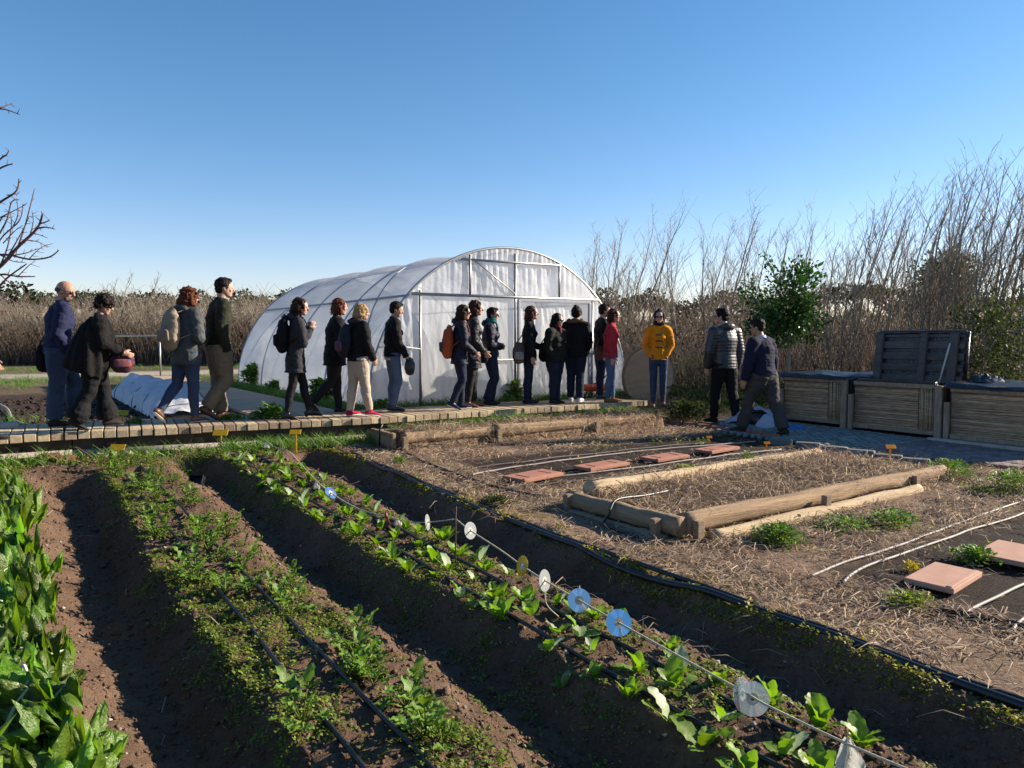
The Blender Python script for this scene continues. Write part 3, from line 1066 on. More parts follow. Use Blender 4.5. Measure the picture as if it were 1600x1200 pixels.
# grey sheet draped over a dark tub, behind the two men
p = G(1188, 667)
o = empty('draped_tub', (p.x, p.y, hz(p.x, p.y)))
tag(o, 'pale grey sheet thrown over a dark tub behind the navy sweater man', 'tub')
mb = MB(); mb.tube([(p.x + .05, p.y, .06), (p.x + .05, p.y, .30)], [.21, .25], 16); mb.build('tub', M_BLACK, o, True)
v, f = [], []
for j in range(19):
    for i in range(19):
        u, w = i / 18 - .5, j / 18 - .5
        rr_ = math.sqrt(u * u + w * w)
        v.append((p.x + .02 + w * .75, p.y + .08 + u * .95, .07 + max(0, .31 * (1 - max(0, rr_ * 2.05 - .35) ** 1.3)) + .05 * mnoise.noise((u * 6, w * 6, 3))))
for j in range(18):
    for i in range(18):
        if not (j < 7 and 3 < i < 11): f.append((j * 19 + i, j * 19 + i + 1, j * 19 + i + 20, j * 19 + i + 19))
np_mesh('sheet', np.array(v), np.array(f), pmat('grey_sheet', (.42, .43, .47), (.32, .33, .37), 5, .8, .6, 16, .2, bdist=.02), o, True)

# ------------------------------------------------------------------ pavers
rr = random.Random(8)
pav = MB()
for i in range(15):
    for j in range(24):
        x = 8.9 + i * .125 + rr.uniform(-.004, .004); y = 5.75 + j * .125
        if y > 9.6 - (10.8 - x) * .9 or x > 10.75: continue
        zz = tilt(y) + .02
        ang = .785
        pav.box((x, y, zz + rr.uniform(-.006, .006)), (.118, .05, .05), (Vector((math.cos(ang), math.sin(ang), 0)), Vector((-math.sin(ang), math.cos(ang), 0)), UP), .006)
        pav.box((x + .06, y, zz + rr.uniform(-.006, .006)), (.05, .118, .05), (Vector((math.cos(ang), math.sin(ang), 0)), Vector((-math.sin(ang), math.cos(ang), 0)), UP), .006)
tag(pav.build('paved_path', pmat('grey_green_paver', (.25, .27, .255), (.16, .18, .17), 5, .9, .5, 40, .2, island=.2)), kind='structure')
pav = MB()
for i in range(14):
    for j in range(34):
        x = 9.05 + i * .125; y = 2.0 + j * .11 + (i % 2) * .05
        if y > 5.72 or x > 10.72 or x < 8.95 + (5.7 - y) * .28: continue
        zz = tilt(y) + .012
        pav.box((x, y, zz + rr.uniform(-.004, .004)), (.117, .1, .05), None, .006)
tag(pav.build('pavement', pmat('reddish_paver', (.27, .20, .185), (.18, .135, .125), 5, .9, .5, 40, .2, island=.2)), kind='structure')
mb = MB(); mb.box((10.72, 4.1, tilt(4) + .03), (.09, 3.2, .12), None, .01); tag(mb.build('kerb', M_CONC), kind='structure')

# brick edging beyond the far bed
proto = None
brk = [(1012, 660), (1034, 662), (1056, 664), (1078, 667), (1100, 670), (1122, 673), (1143, 676), (1164, 679), (1185, 682), (1206, 686)]
for i, (px, py) in enumerate(brk):
    p = G(px, py)
    if proto is None:
        mb = MB(); mb.box((0, 0, .04), (.20, .10, .09), None, .012); proto = mb.build('edging_brick', M_BRICK)
        o = proto
    else:
        o = proto.copy(); COL.objects.link(o)
    o.location = (p.x, p.y, hz(p.x, p.y) - .01); o.rotation_euler = (0, 0, R(-50 + rr.uniform(-9, 9)))
    tag(o, 'dull red brick in the row of edging bricks in front of the two walking men', 'brick', 'red bricks edging the pavers')
for i in range(0, 6):
    p = G(1220 + i * 42, 694 + i * 6.5)
    if i == 0:
        mb = MB(); mb.box((0, 0, .05), (.30, .12, .12), None, .015); pr2 = mb.build('kerb_block', pmat('grey_block', (.17, .18, .175), (.11, .12, .115), 6, .9, .5, 40, .2)); o = pr2
    else:
        o = pr2.copy(); COL.objects.link(o)
    o.location = (p.x, p.y, hz(p.x, p.y) - .03); o.rotation_euler = (0, 0, R(-62 + rr.uniform(-6, 6)))
    tag(o, 'grey concrete block in the low edge row of the grid pavers', 'block', 'grey blocks edging the pavers')
# stones and hollow bricks in front of the boardwalk at the left
stn = [(5, 706, 'L'), (78, 722, 0), (104, 722, 0), (160, 718, 1), (178, 716, 1), (200, 716, 1), (228, 714, 1), (272, 710, 1), (300, 706, 1)]
lbl = ['pale concrete block at the left edge of the photo under the boardwalk', 'reddish hollow brick, left of the pair by the chard bed', 'reddish hollow brick, right of the pair by the chard bed',
       'pale stone just left of the yellow marker stake', 'pale stone directly behind the yellow marker stake', 'pale stone just right of the yellow marker stake',
       'pale stone between the marker stake and the lit soil', 'pale stone second from the right of the stone row', 'rightmost pale stone of the row before the boardwalk']
for (px, py, kd), lb in zip(stn, lbl):
    p = G(px, py, 0); mb = MB()
    c = (p.x, p.y, hz(p.x, p.y) + .04)
    if kd == 'L':
        mb.box(c, (.34, .2, .16), None, .02); o = mb.build('concrete_block', M_CONC, None, False, c)
    elif kd == 0:
        for k_ in (-1, 1): mb.box(Vector(c) + Vector((0, k_ * .045, 0)), (.20, .014, .09), None, .003)
        for k_ in (-1, 0, 1): mb.box(Vector(c) + Vector((k_ * .09, 0, 0)), (.014, .08, .088), None, .003)
        mb.box(Vector(c) + Vector((0, 0, .045)), (.2, .1, .012), None, .003)
        o = mb.build('hollow_brick', M_BRICK, None, False, c)
    else:
        mb.ell(Vector(c) - UP * .015, (.065, .045, .035), None, 10, 7)
        for q in range(len(mb.v)): mb.v[q] = mb.v[q] + Vector((mnoise.noise(mb.v[q] * 14), mnoise.noise(mb.v[q] * 14 + Vector((5, 0, 0))), mnoise.noise(mb.v[q] * 14 + Vector((0, 7, 0))))) * .03
        o = mb.build('edge_stone', pmat('dirty_stone', (.34, .27, .20), (.2, .15, .11), 9, .9, .5, 40, .2), None, False, c)
    tag(o, lb, 'brick' if kd == 0 else 'block' if kd == 'L' else 'stone', 'stones and bricks before the boardwalk')

# ------------------------------------------------------------------ marker stakes
def marker(px, py, ptop, w, label, mat, lvl=None, group='plant markers on stakes'):
    """plate centre seen at (px, ptop), stake foot at (px, py)"""
    g = G(px, py) if lvl is None else P(px, py, lvl)
    zt = D(px, ptop, g.dot(FWD)).z
    o = empty('plant_marker', (g.x, g.y, g.z))
    tag(o, label, 'plant marker', group)
    mb = MB()
    N = (-FWD * .75 + UP * .66).normalized(); X = RGT; Y = N.cross(X)
    w *= .86
    mb.box((g.x, g.y, zt), (w, w * .48, .006), (X, Y, N), .002); mb.build('plate', mat, o)
    mb = MB(); mb.box((g.x + FWD.x * .012, g.y + FWD.y * .012, (g.z - .08 + zt) / 2), (.022, .008, zt - g.z + .07), (RGT, FWD, UP), .002); mb.build('stake', mat, o)
    return o


marker(184, 716, 699, .20, 'yellow T shaped plant marker at the head of the strawberry ridge', M_YELLOW)
marker(345, 706, 676, .21, 'tall yellow plant marker at the head of the lettuce ridge', M_YELLOW)
marker(462, 706, 675, .16, 'slanting yellow plant marker where the string begins', M_YELLOW)
marker(191, 662, 645, .19, 'green yellow plant marker behind the boardwalk beside the white fleece', M_YGREEN, .38)
marker(693, 628, 611, .16, 'yellow plant marker by the greenhouse left of the orange rucksack', M_YELLOW, .37)
marker(641, 633, 617, .16, 'pale yellow plant marker behind the black boots by the greenhouse', M_YELLOW, .37)
marker(948, 659, 649, .10, 'small orange tag at the back of the far log bed', M_ORANGE)
marker(995, 664, 655, .10, 'small orange tag above the dark end of the far log', M_ORANGE)
marker(1108, 692, 683, .09, 'small orange tag behind the farthest terracotta tile', M_ORANGE)
marker(1198, 704, 692, .09, 'small orange tag by the grey edging blocks', M_ORANGE)
marker(1391, 726, 698, .13, 'orange tag on a thin stake in the far end of the nearer log bed', M_ORANGE)

# ------------------------------------------------------------------ bird scaring string with discs
SP = [(405, 690, .34), (437, 701, .36), (452, 706, .37), (490, 747, .33), (517, 770, .31), (560, 795, .28), (605, 807, .28), (637, 815, .28), (668, 816, .30), (712, 811, .34), (735, 829, .32), (780, 858, .30), (816, 884, .29), (851, 907, .28), (905, 938, .27), (967, 973, .27), (1035, 1011, .27), (1160, 1080, .28), (1200, 1103, .28), (1325, 1163, .30), (1450, 1215, .32)]
SPW = [P(*s) for s in SP]
mb = MB()
for s0, s1 in ((0, 9), (9, 20)):
    mb.tube(smooth_pts(SPW[s0:s1 + 1], 3), .0042, 6)
o = mb.build('string_line', M_ROPE, None, True, SPW[9]); tag(o, 'pale string stretched low over the lettuce ridge carrying discs', 'string')
for i, lb in ((1, 'thin rusty rod at the far end holding the string'), (9, 'thin rusty rod holding the string where it bends by the upright disc'), (20, 'rod'),):
    if i == 20: continue
    p = SPW[i]; z0 = hz(p.x, p.y); mb = MB()
    mb.tube([(p.x - .02, p.y - .03, z0 - .05), p, p + Vector((.01, .01, .08))], .0045, 6)
    tag(mb.build('support_rod', pmat('rusty_rod', (.10, .06, .045), (.06, .04, .03), 30, .8), None, True, (p.x, p.y, z0)), lb, 'rod')
p = G(246, 735); mb = MB()


def cd_mat(name, col, rough, tr=0.):
    q = NT(name)
    vv = q.coord()
    gr = q.n('ShaderNodeTexGradient', gradient_type='RADIAL'); q.l(vv, gr.inputs[0])  # iridescent sheen painted into the base colour, varying by angle round the disc
    wv = q.n('ShaderNodeMath', operation='SINE'); ml = q.n('ShaderNodeMath', operation='MULTIPLY'); ml.inputs[1].default_value = 25; q.l(gr.outputs[1], ml.inputs[0]); q.l(ml.outputs[0], wv.inputs[0])
    q.l(q.ramp(wv.outputs[0], [(.0, mul(col, .75)), (.55, col), (.75, (col[0], min(1, col[1] * 1.15), col[2] * .8)), (.95, (min(1, col[0] * 1.2), col[1] * .8, col[2]))]), q.b.inputs['Base Color']); q.b.inputs['Metallic'].default_value = 1 - tr; q.b.inputs['Roughness'].default_value = rough
    if tr:
        q.b.inputs['Transmission Weight'].default_value = 0
        t = q.n('ShaderNodeBsdfTransparent'); t.inputs[0].default_value = (.85, .9, .9, 1)
        mx = q.n('ShaderNodeMixShader'); mx.inputs[0].default_value = tr
        q.l(q.b.outputs[0], mx.inputs[1]); q.l(t.outputs[0], mx.inputs[2]); q.l(mx.outputs[0], q.out.inputs[0])
    return q.m


M_CD = cd_mat('disc_silver', (.82, .84, .88), .16)
M_CDB = cd_mat('disc_blue', (.70, .92, 1.0), .16)
M_CDG = cd_mat('disc_gold', (.62, .48, .12), .22)
M_CDC = cd_mat('disc_clear', (.75, .82, .85), .08, .55)
M_CDW = pmat('disc_white_label', (.23, .25, .25), (.19, .21, .21), 10, .35, .05, 40, .5)
M_HUB = pmat('disc_hub', (.5, .47, .4), None, 8, .5)


def disc(c, nv, r, mat, label):
    nv = Vector(nv).normalized()
    u = nv.orthogonal().normalized(); w = nv.cross(u)
    o = empty('reflective_disc', c); tag(o, label, 'disc', 'old discs hung on the string')
    def ring(r0, r1, th, nm, m_):
        b_ = MB(); N_ = 40
        v = []
        for k_ in range(N_):
            a_ = 2 * math.pi * k_ / N_; e = u * math.cos(a_) + w * math.sin(a_)
            for rr_, tt in ((r0, th), (r1, th), (r1, -th), (r0, -th)): v.append(c + e * rr_ + nv * tt)
        f_ = []
        for k_ in range(N_):
            a0, a1 = k_ * 4, ((k_ + 1) % N_) * 4
            for q in range(4): f_.append((a0 + q, a0 + (q + 1) % 4, a1 + (q + 1) % 4, a1 + q))
        b_.add(v, f_); return b_.build(nm, m_, o)
    ring(.021, r, .0007, 'plate', mat)
    ring(.0075, .0205, .0009, 'hub', M_HUB)
    return o


tocam = lambda c: (Vector((0, 0, CZ)) - c).normalized()
def facing(c, yaw, pitch):
    """normal turned from the viewer's direction by yaw, raised by pitch"""
    d = tocam(c); d.z = 0; d.normalize()
    d = Matrix.Rotation(R(yaw), 3, 'Z') @ d
    return d * math.cos(R(pitch)) + UP * math.sin(R(pitch))


CDS = [(4, 52, 40, .053, M_CDB, 'small blue disc nearest the far end of the string'),
       (8, 74, 8, .053, M_CDW, 'pale disc seen almost edge on left of the rusty rod'),
       (10, 48, 12, .053, M_CDW, 'grey white upright disc just right of the rusty rod'),
       (12, -60, 14, .055, M_CDG, 'gold tinted disc turned half edge on'),
       (13, 60, 10, .055, M_CDW, 'narrow white disc with a dangling string end'),
       (14, 12, 18, .055, M_CD, 'silver white disc between the narrow white and the blue disc'),
       (15, 18, 22, .057, M_CDB, 'bright sky blue disc in the middle of the string'),
       (17, 62, 12, .058, M_CDB, 'pale blue disc behind the see through disc'),
       (18, 14, 14, .058, M_CDC, 'see through disc overlapping the pale blue disc')]
for i, yw, pt, r_, m_, lb in CDS:
    c = SPW[i].copy()
    if i == 17: c = P(1160, 1085, .27)
    if i == 18: c = P(1176, 1092, .265)
    disc(c, facing(c, yw, pt), r_, m_, lb)
# clear plastic strips and knots along the string
M_CLEAR = film('clear_plastic', (.62, .62, .55), .4, .2, 20, (1, 1, 1))
def strip_bag(c, w, h, label, nm='plastic_strip', n_=10, m_=8):
    v, f = [], []
    for j in range(n_ + 1):
        for i in range(m_ + 1):
            u = i / m_ - .5; t = j / n_
            wd = w * (.18 + .82 * min(1, t * 1.6))
            v.append(c + RGT * (u * wd + .012 * t) + UP * (-h * t + h * .12) + FWD * (.03 * math.sin(u * 9 + t * 2) * t + .01 * mnoise.noise((u * 9, t * 6, c.x))))
    for j in range(n_):
        for i in range(m_): f.append((j * (m_ + 1) + i, j * (m_ + 1) + i + 1, (j + 1) * (m_ + 1) + i + 1, (j + 1) * (m_ + 1) + i))
    o = np_mesh(nm, np.array([tuple(x) for x in v]), np.array(f), M_CLEAR, None, True, tuple(c)); tag(o, label, 'plastic strip')
strip_bag(P(1325, 1160, .30), .09, .13, 'clear plastic bag knotted to the near end of the string', 'plastic_bag')
strip_bag(P(493, 752, .33), .05, .07, 'scrap of clear plastic beside the small far blue disc')
strip_bag(P(620, 810, .28), .05, .05, 'scrap of clear plastic in the middle of the string left of the edge on disc')
strip_bag(P(415, 692, .345), .06, .06, 'scrap of clear plastic where the string starts')
mb = MB(); c = P(603, 806, .285); mb.tube([c + Vector((0, 0, .03)), c, c - Vector((-.02, .02, .06))], [.006, .012, .004], 8)
tag(mb.build('red_ribbon', pmat('dark_red_plastic', (.22, .03, .03), None, 8, .4), None, True, c), 'dark red ribbon tied on the string', 'ribbon')
mb = MB(); c = SPW[13]; mb.tube(smooth_pts([c + Vector((0, 0, -.055)), c + Vector((.0, -.02, -.12)), c + Vector((.05, -.05, -.18))], 5), .003, 6)
tag(mb.build('string_end', M_ROPE, None, True, c), 'loose string end dangling below the narrow white disc', 'string')

# big round wooden reel end behind the visitor in the yellow coat
c0 = P(1014, 632, .34); dd = c0.dot(FWD) + 1.0
c = D(1013, 588, dd); r_ = 46 / 1200 * dd
o = empty('cable_reel', (c.x, c.y, .34)); tag(o, 'large round wooden cable reel end standing behind the yellow coat', 'cable reel')
ax = (-FWD + RGT * .45).normalized()
mb = MB(); mb.tube([c + ax * .03, c - ax * .03], r_, 48); mb.build('round_end', pmat('reel_wood', (.44, .33, .21), (.34, .25, .155), 2, .8, .4, 20, .2, (1, 6, 6)), o)
mb = MB(); u = ax.orthogonal().normalized(); w = ax.cross(u)
mb.tube([c + (u * math.cos(t) + w * math.sin(t)) * r_ for t in np.linspace(0, 2 * math.pi, 49)], .035, 6); mb.build('rim', M_WOOD, o, True)
mb = MB(); mb.tube([c - ax * .03, c - ax * .4], r_ * .4, 20); mb.build('core', M_DARKWOOD, o)

# black seed tray tipped in the furrow
c = P(308, 764, -.02)
o = empty('seed_tray', c); tag(o, 'small black ribbed plastic pot tipped over in the shaded furrow', 'pot')
X = RGT; Y = (FWD * .6 + UP * .8).normalized(); Z = X.cross(Y)
mb = MB(); mb.box(c + UP * .05, (.14, .15, .012), (X, Y, Z), .003)
for s_ in (-1, 1): mb.box(c + UP * .05 + X * (.066 * s_) + Z * .03, (.01, .15, .07), (X, Y, Z), .003); mb.box(c + UP * .05 + Y * (.07 * s_) + Z * .03, (.14, .01, .07), (X, Y, Z), .003)
mb.build('body', M_BLACK, o)
mb = MB()
for q in range(6): mb.box(c + UP * .05 + X * (-.05 + q * .02) - Z * .008, (.006, .14, .008), (X, Y, Z))
mb.build('ribs', M_BLACK, o)
# dark bent stick before the stones
mb = MB(); mb.tube([tuple(P(*q)) for q in ((107, 700, .3), (122, 700, .3), (140, 712, .2), (160, 728, .09))], [.008, .009, .01, .012], 6)
tag(mb.build('dark_stick', M_DARKWOOD, None, True, P(140, 712, .2)), 'thin dark bent stick leaning from the soil to the boardwalk', 'stick')
mb = MB(); mb.tube(smooth_pts([P(0, 632, .40), P(12, 640, .4), P(20, 655, .38), P(40, 664, .37)], 6), .02, 6)
tag(mb.build('grey_hose', M_HOSE, None, True, P(12, 640, .4)), 'grey hose on the dark soil behind the left end of the boardwalk', 'hose')
# ------------------------------------------------------------------ plant materials
M_CHARD = pmat('chard_leaf', (.17, .27, .03), (.075, .15, .018), 7, .30, .9, 34, .6, island=.5, trans=.48, bdist=.014)
M_STEM = pmat('pale_stem', (.55, .58, .38), (.42, .46, .28), 8, .5, .1, 30, .4, trans=.2)
M_LETT = pmat('lettuce_leaf', (.17, .27, .03), (.12, .21, .022), 9, .45, .3, 40, .4, island=.3, trans=.4)
M_LETTW = pmat('pale_leaf_back', (.34, .40, .24), (.27, .33, .18), 9, .5, .2, 40, .4, island=.15, trans=.35)
M_STRAWB = pmat('potato_leaf', (.155, .25, .035), (.09, .17, .024), 12, .5, .5, 60, .35, island=.3, trans=.3)
M_WEED = pmat('weed_leaf', (.21, .25, .035), (.12, .17, .025), 5, .6, 0, None, .3, island=.4, trans=.35)
M_WEEDY = pmat('yellow_weed_leaf', (.34, .29, .035), (.17, .18, .022), 5, .6, 0, None, .3, island=.4, trans=.35)
M_GRASS = pmat('grass_blade', (.12, .21, .035), (.075, .15, .024), 5, .55, 0, None, .3, island=.4, trans=.35)
M_CITRUS = pmat('citrus_leaf', (.045, .10, .014), (.025, .065, .01), 8, .34, .1, 30, .45, island=.45, trans=.3)
M_EVER = pmat('evergreen_leaf', (.055, .075, .016), (.03, .045, .01), 3, .65, .1, 30, .2, island=.5, trans=.3)
M_PINE = pmat('far_pine', (.035, .042, .020), (.02, .026, .014), .4, .8, 0, None, .1, island=.4, trans=.1)
M_BARK = pmat('bare_bark', (.30, .25, .19), (.18, .15, .12), 3, .85, .2, 30, .15, island=.25)
M_BARKR = pmat('reddish_bark', (.16, .085, .075), (.09, .05, .05), 9, .75, .3, 40, .2)
M_TWIGB = pmat('brown_twig', (.148, .115, .09), (.09, .07, .056), 1.5, .9, 0, None, .1, island=.4)
M_TWIGG = pmat('grey_twig', (.22, .185, .145), (.14, .115, .095), 1.5, .9, 0, None, .1, island=.35)
M_DEADL = pmat('dead_leaf', (.115, .072, .046), (.06, .04, .028), .8, .9, 0, None, .1, island=.45, trans=.2)
M_STRAW = pmat('dry_straw', (.44, .315, .21), (.22, .155, .108), 1.3, .75, 0, None, .2, island=.5, trans=.12)
M_CLOD = pmat('soil_clod', (.15, .098, .067), (.095, .061, .042), 30, .95, .5, 90, .1, island=.25)
M_PEB = pmat('pebble', (.33, .28, .24), (.2, .17, .15), 20, .8, .2, 60, .2, island=.4)


def ground_z(x, y):
    return height(np.asarray(x), np.asarray(y))


def stuff(o, cat=None): return tag(o, kind='stuff')


def rnd(n, a, b): return RNG.uniform(a, b, n)


def tubes_np(pl, rad, sides=3):
    """pl (N,K,3) polylines, rad (N,K) -> verts, quads"""
    N, K, _ = pl.shape
    t = np.gradient(pl, axis=1)
    t = t / np.maximum(np.linalg.norm(t, axis=2, keepdims=True), 1e-9)
    ref = np.zeros_like(t); ref[..., 0] = 1
    flip = np.abs(t[..., 0]) > .9
    ref[flip] = (0, 1, 0)
    u = np.cross(t, ref); u /= np.maximum(np.linalg.norm(u, axis=2, keepdims=True), 1e-9)
    w = np.cross(t, u)
    an = 2 * np.pi * np.arange(sides) / sides
    v = pl[:, :, None, :] + (u[:, :, None, :] * np.cos(an)[None, None, :, None] + w[:, :, None, :] * np.sin(an)[None, None, :, None]) * rad[:, :, None, None]
    idx = np.arange(N * K * sides).reshape(N, K, sides)
    a = idx[:, :-1, :]; b = np.roll(a, -1, 2); c = idx[:, 1:, :]; d = np.roll(c, -1, 2)
    f = np.stack([a, b, d, c], -1).reshape(-1, 4)
    return v.reshape(-1, 3), f


def big_leaf(mb, base, d, up, L, Wd, curl=.5, fold=.3, crinkle=.02, ns=8, nw=6, pet=.25, shape=1.6, seed=0.):
    """a broad leaf as a bent grid; returns its midrib points. pet = bare petiole share"""
    d = Vector(d).normalized(); sd = d.cross(Vector(up)).normalized(); nn = sd.cross(d)
    o = len(mb.v)
    mid = []
    pos = Vector(base); ang = 0.
    st = L / ns
    pp = [pos.copy()]
    # petiole
    pos = pos + d * (L * pet)
    rows = []
    for j in range(ns + 1):
        t = j / ns
        dirv = d * math.cos(ang) - nn * math.sin(ang)
        nv = nn * math.cos(ang) + d * math.sin(ang)
        if j: pos = pos + dirv * (st * (1 - pet))
        w = Wd * .5 * max(.05, math.sin(math.pi * min(1, (t * .91 + .05)) ** (1 / shape)) ** .55)
        row = []
        for i in range(nw + 1):
            u = i / nw * 2 - 1
            z = abs(u) * w * fold + crinkle * (.8 * mnoise.noise((u * 3.1 + seed, t * 5 + seed, seed)) + .75 * mnoise.noise((u * 6 + seed, t * 11, seed + 4)) + .5 * mnoise.noise((u * 11 + seed, t * 21, seed + 9))) * (.3 + abs(u)) + crinkle * .9 * math.sin(t * 19 + seed + u * 2) * u * u
            row.append(pos + sd * (u * w * (1 + .08 * math.sin(t * 23 + seed))) + nv * z)
        rows.append(row); mid.append(pos.copy())
        ang += curl / ns * (.4 + 1.2 * t)
    for r in rows: mb.v.extend(r)
    for j in range(ns):
        for i in range(nw):
            a = o + j * (nw + 1) + i
            mb.f.append((a, a + 1, a + nw + 2, a + nw + 1))
    return [Vector(base)] + mid


# ------------------------------------------------------------------ chard row at the left
def chard(x, y, R_, n, seed, label):
    z = hz(x, y)
    r = random.Random(seed)
    o = empty('chard_plant', (x, y, z)); tag(o, label, 'chard', 'chard plants on the left ridge')
    lf, stm = MB(), MB()
    for i in range(n):
        az = 2 * math.pi * (i * .381966) + r.uniform(-.3, .3)
        el = R(r.uniform(22, 84)) * (.45 + .55 * (i / n))
        L = R_ * r.uniform(.7, 1.25)
        d = Vector((math.cos(az) * math.cos(el), math.sin(az) * math.cos(el), math.sin(el)))
        up = Vector((-math.cos(az) * math.sin(el), -math.sin(az) * math.sin(el), math.cos(el))) if True else UP
        base = Vector((x + math.cos(az) * .03, y + math.sin(az) * .03, z))
        q = big_leaf(lf, base, d, up, L, L * r.uniform(.68, .98), r.uniform(.3, 1.7), r.uniform(-.15, .35), .105 * R_ / .4, 20, 14, .28, 1.5, r.uniform(0, 99))
        q = [p + Vector((0, 0, .004)) for p in q]
        k_ = len(q)
        stm.tube(q[:-2], [.016 * (1 - .85 * j / k_) for j in range(k_ - 2)], 6)
    lf.build('leaves', M_CHARD, o, True)
    stm.build('stalks', M_STEM, o, True)
    return o


CH = [(-.30, 2.3, .36, 'nearest chard plant at the bottom left corner, ragged with yellowing leaves'), (-.10, 2.95, .36, 'chard plant with the big upright white ribbed leaf, second from the camera'),
      (-.45, 3.2, .42, 'chard plant at the left edge of the photo behind the white ribbed one'), (-.14, 3.7, .36, 'low chard plant third along the row edge from the camera'), (-.2, 4.4, .40, 'chard plant with glossy dark leaves in the middle of the left row'),
      (-.20, 5.1, .42, 'chard plant past the middle of the left row spreading over the soil'), (-.28, 5.9, .46, 'tall dark chard plant in the farther half of the left row'), (-.28, 6.7, .46, 'chard plant next to last in the left row towards the boardwalk'), (-.32, 7.5, .46, 'farthest chard plant of the left row below the concrete block')]
for i, (x, y, r_, lb) in enumerate(CH):
    chard(x, y, r_ * .86, 34, 100 + i, lb)
mb = MB(); c = P(35, 1040, .25)
mb.tube(smooth_pts([P(28, 1048, .24), P(37, 1040, .27), P(42, 1058, .23), P(33, 1085, .16), P(30, 1100, .12)], 6), .006, 6)
tag(mb.build('white_hook', pmat('white_wire', (.62, .62, .58), None, 8, .4), None, True, c), 'curled white tie hooked over the ribbed chard leaf', 'tie')
mb = MB(); c = P(5, 1160, .2)
mb.tube(smooth_pts([P(14, 1128, .24), P(4, 1145, .22), P(6, 1168, .18), P(8, 1185, .14), P(3, 1200, .1)], 6), .007, 6)
tag(mb.build('white_hook', MATS['white_wire'], None, True, c), 'larger curled white tie at the bottom left corner', 'tie')
mb = MB(); c = P(58, 930, 0); mb.tube([c - UP * .05, P(57, 902, .0) + UP * .16], .012, 6)
tag(mb.build('wood_peg', M_DARKWOOD, None, True, c), 'short dark wooden peg between the chard plants', 'peg')

# ------------------------------------------------------------------ lettuces on the third ridge
LV = []
for q in range(7):
    r = random.Random(40 + q)
    o = empty('lettuce_plant', (0, 0, 0))
    a_, b_ = MB(), MB()
    n = r.randint(5, 8)
    for i in range(n):
        az = 2 * math.pi * i * .38 + r.uniform(-.4, .4); el = R(r.uniform(28, 80))
        d = Vector((math.cos(az) * math.cos(el), math.sin(az) * math.cos(el), math.sin(el)))
        up = Vector((-math.cos(az) * math.sin(el), -math.sin(az) * math.sin(el), math.cos(el)))
        L = r.uniform(.07, .135)
        big_leaf(b_ if (i == 0 and q % 3 == 0) else a_, (0, 0, 0), d, up, L, L * r.uniform(.42, .58), r.uniform(.2, .9), r.uniform(.1, .45), .0028, 9, 6, .2, 1.25, r.uniform(0, 99))
    a_.build('leaves', M_LETT, o, True)
    if b_.f: b_.build('pale_leaf', M_LETTW, o, True)
    LV.append(o)
spots = []
r = random.Random(77)
for row, a0 in enumerate((2.08, 2.29, 2.53)):
    y = 1.45 + .07 * row
    while y < 9.15:
        if r.random() < .9: spots.append((a0 + r.uniform(-.05, .05), y + r.uniform(-.05, .05)))
        y += r.uniform(.15, .25)
for i, (x, y) in enumerate(spots):
    o = LV[i] if i < 7 else copy_tree(LV[r.randrange(7)])
    o.location = (x, y, hz(x, y) - .004); o.rotation_euler = (0, 0, r.uniform(0, 6.28))
    s_ = r.uniform(.6, 1.15) * (1.15 if y < 3 else 1)
    o.scale = (s_, s_, s_ * r.uniform(.85, 1.1))
    if y < 2.0 and x < 2.2: o.scale = (1.3, 1.3, 1.2)
    tag(o, 'young upright lettuce plant growing in the rows between the drip lines', 'lettuce', 'lettuces on the third ridge')

# ------------------------------------------------------------------ potato plants on the second ridge
PV = []
for q in range(6):
    r = random.Random(60 + q)
    o = empty('potato_plant', (0, 0, 0)); lf, st = MB(), MB()
    for i in range(r.randint(5, 8)):
        az = 2 * math.pi * i * .38 + r.uniform(-.4, .4); el = R(r.uniform(15, 70))
        d = Vector((math.cos(az) * math.cos(el), math.sin(az) * math.cos(el), math.sin(el)))
        L = r.uniform(.07, .14)
        tip = d * L
        st.tube([(0, 0, 0), d * L * .5 + UP * .008, tip], [.0035, .003, .002], 5)
        for j, (u, s_) in enumerate(((1, 0), (.82, 1), (.82, -1), (.55, 1), (.55, -1))):
            side = d.cross(UP).normalized()
            dd = (d + side * s_ * 1.1).normalized() if s_ else d
            l_ = L * r.uniform(.38, .52) * (1 if j < 3 else .75)
            big_leaf(lf, tip * u, dd, UP, l_, l_ * .62, .5, .35, .006, 5, 4, .08, 1.3, r.uniform(0, 99))
    lf.build('leaves', M_STRAWB, o, True); st.build('stems', M_WEED, o, True)
    PV.append(o)
spots = []
r = random.Random(5)
y = 1.9
while y < 9.3:
    dens = 2 if (y > 4.2 and r.random() < .55) else 1
    for _ in range(dens):
        if r.random() < .85: spots.append((r.choice((1.32, 1.26, 1.05, .92)) + r.uniform(-.07, .07), y + r.uniform(-.08, .08)))
    y += r.uniform(.17, .3)
spots += [(1.30, 2.75), (1.33, 3.4), (1.22, 3.1), (1.27, 2.5)]
for i, (x, y) in enumerate(spots):
    o = PV[i] if i < 6 else copy_tree(PV[r.randrange(6)])
    o.location = (x, y, hz(x, y) - .004); o.rotation_euler = (0, 0, r.uniform(0, 6.28))
    s_ = r.uniform(.65, 1.3); o.scale = (s_, s_, s_)
    tag(o, 'low crinkled green plant growing beside the drip lines of the second ridge', 'vegetable plant', 'leafy plants on the second ridge')

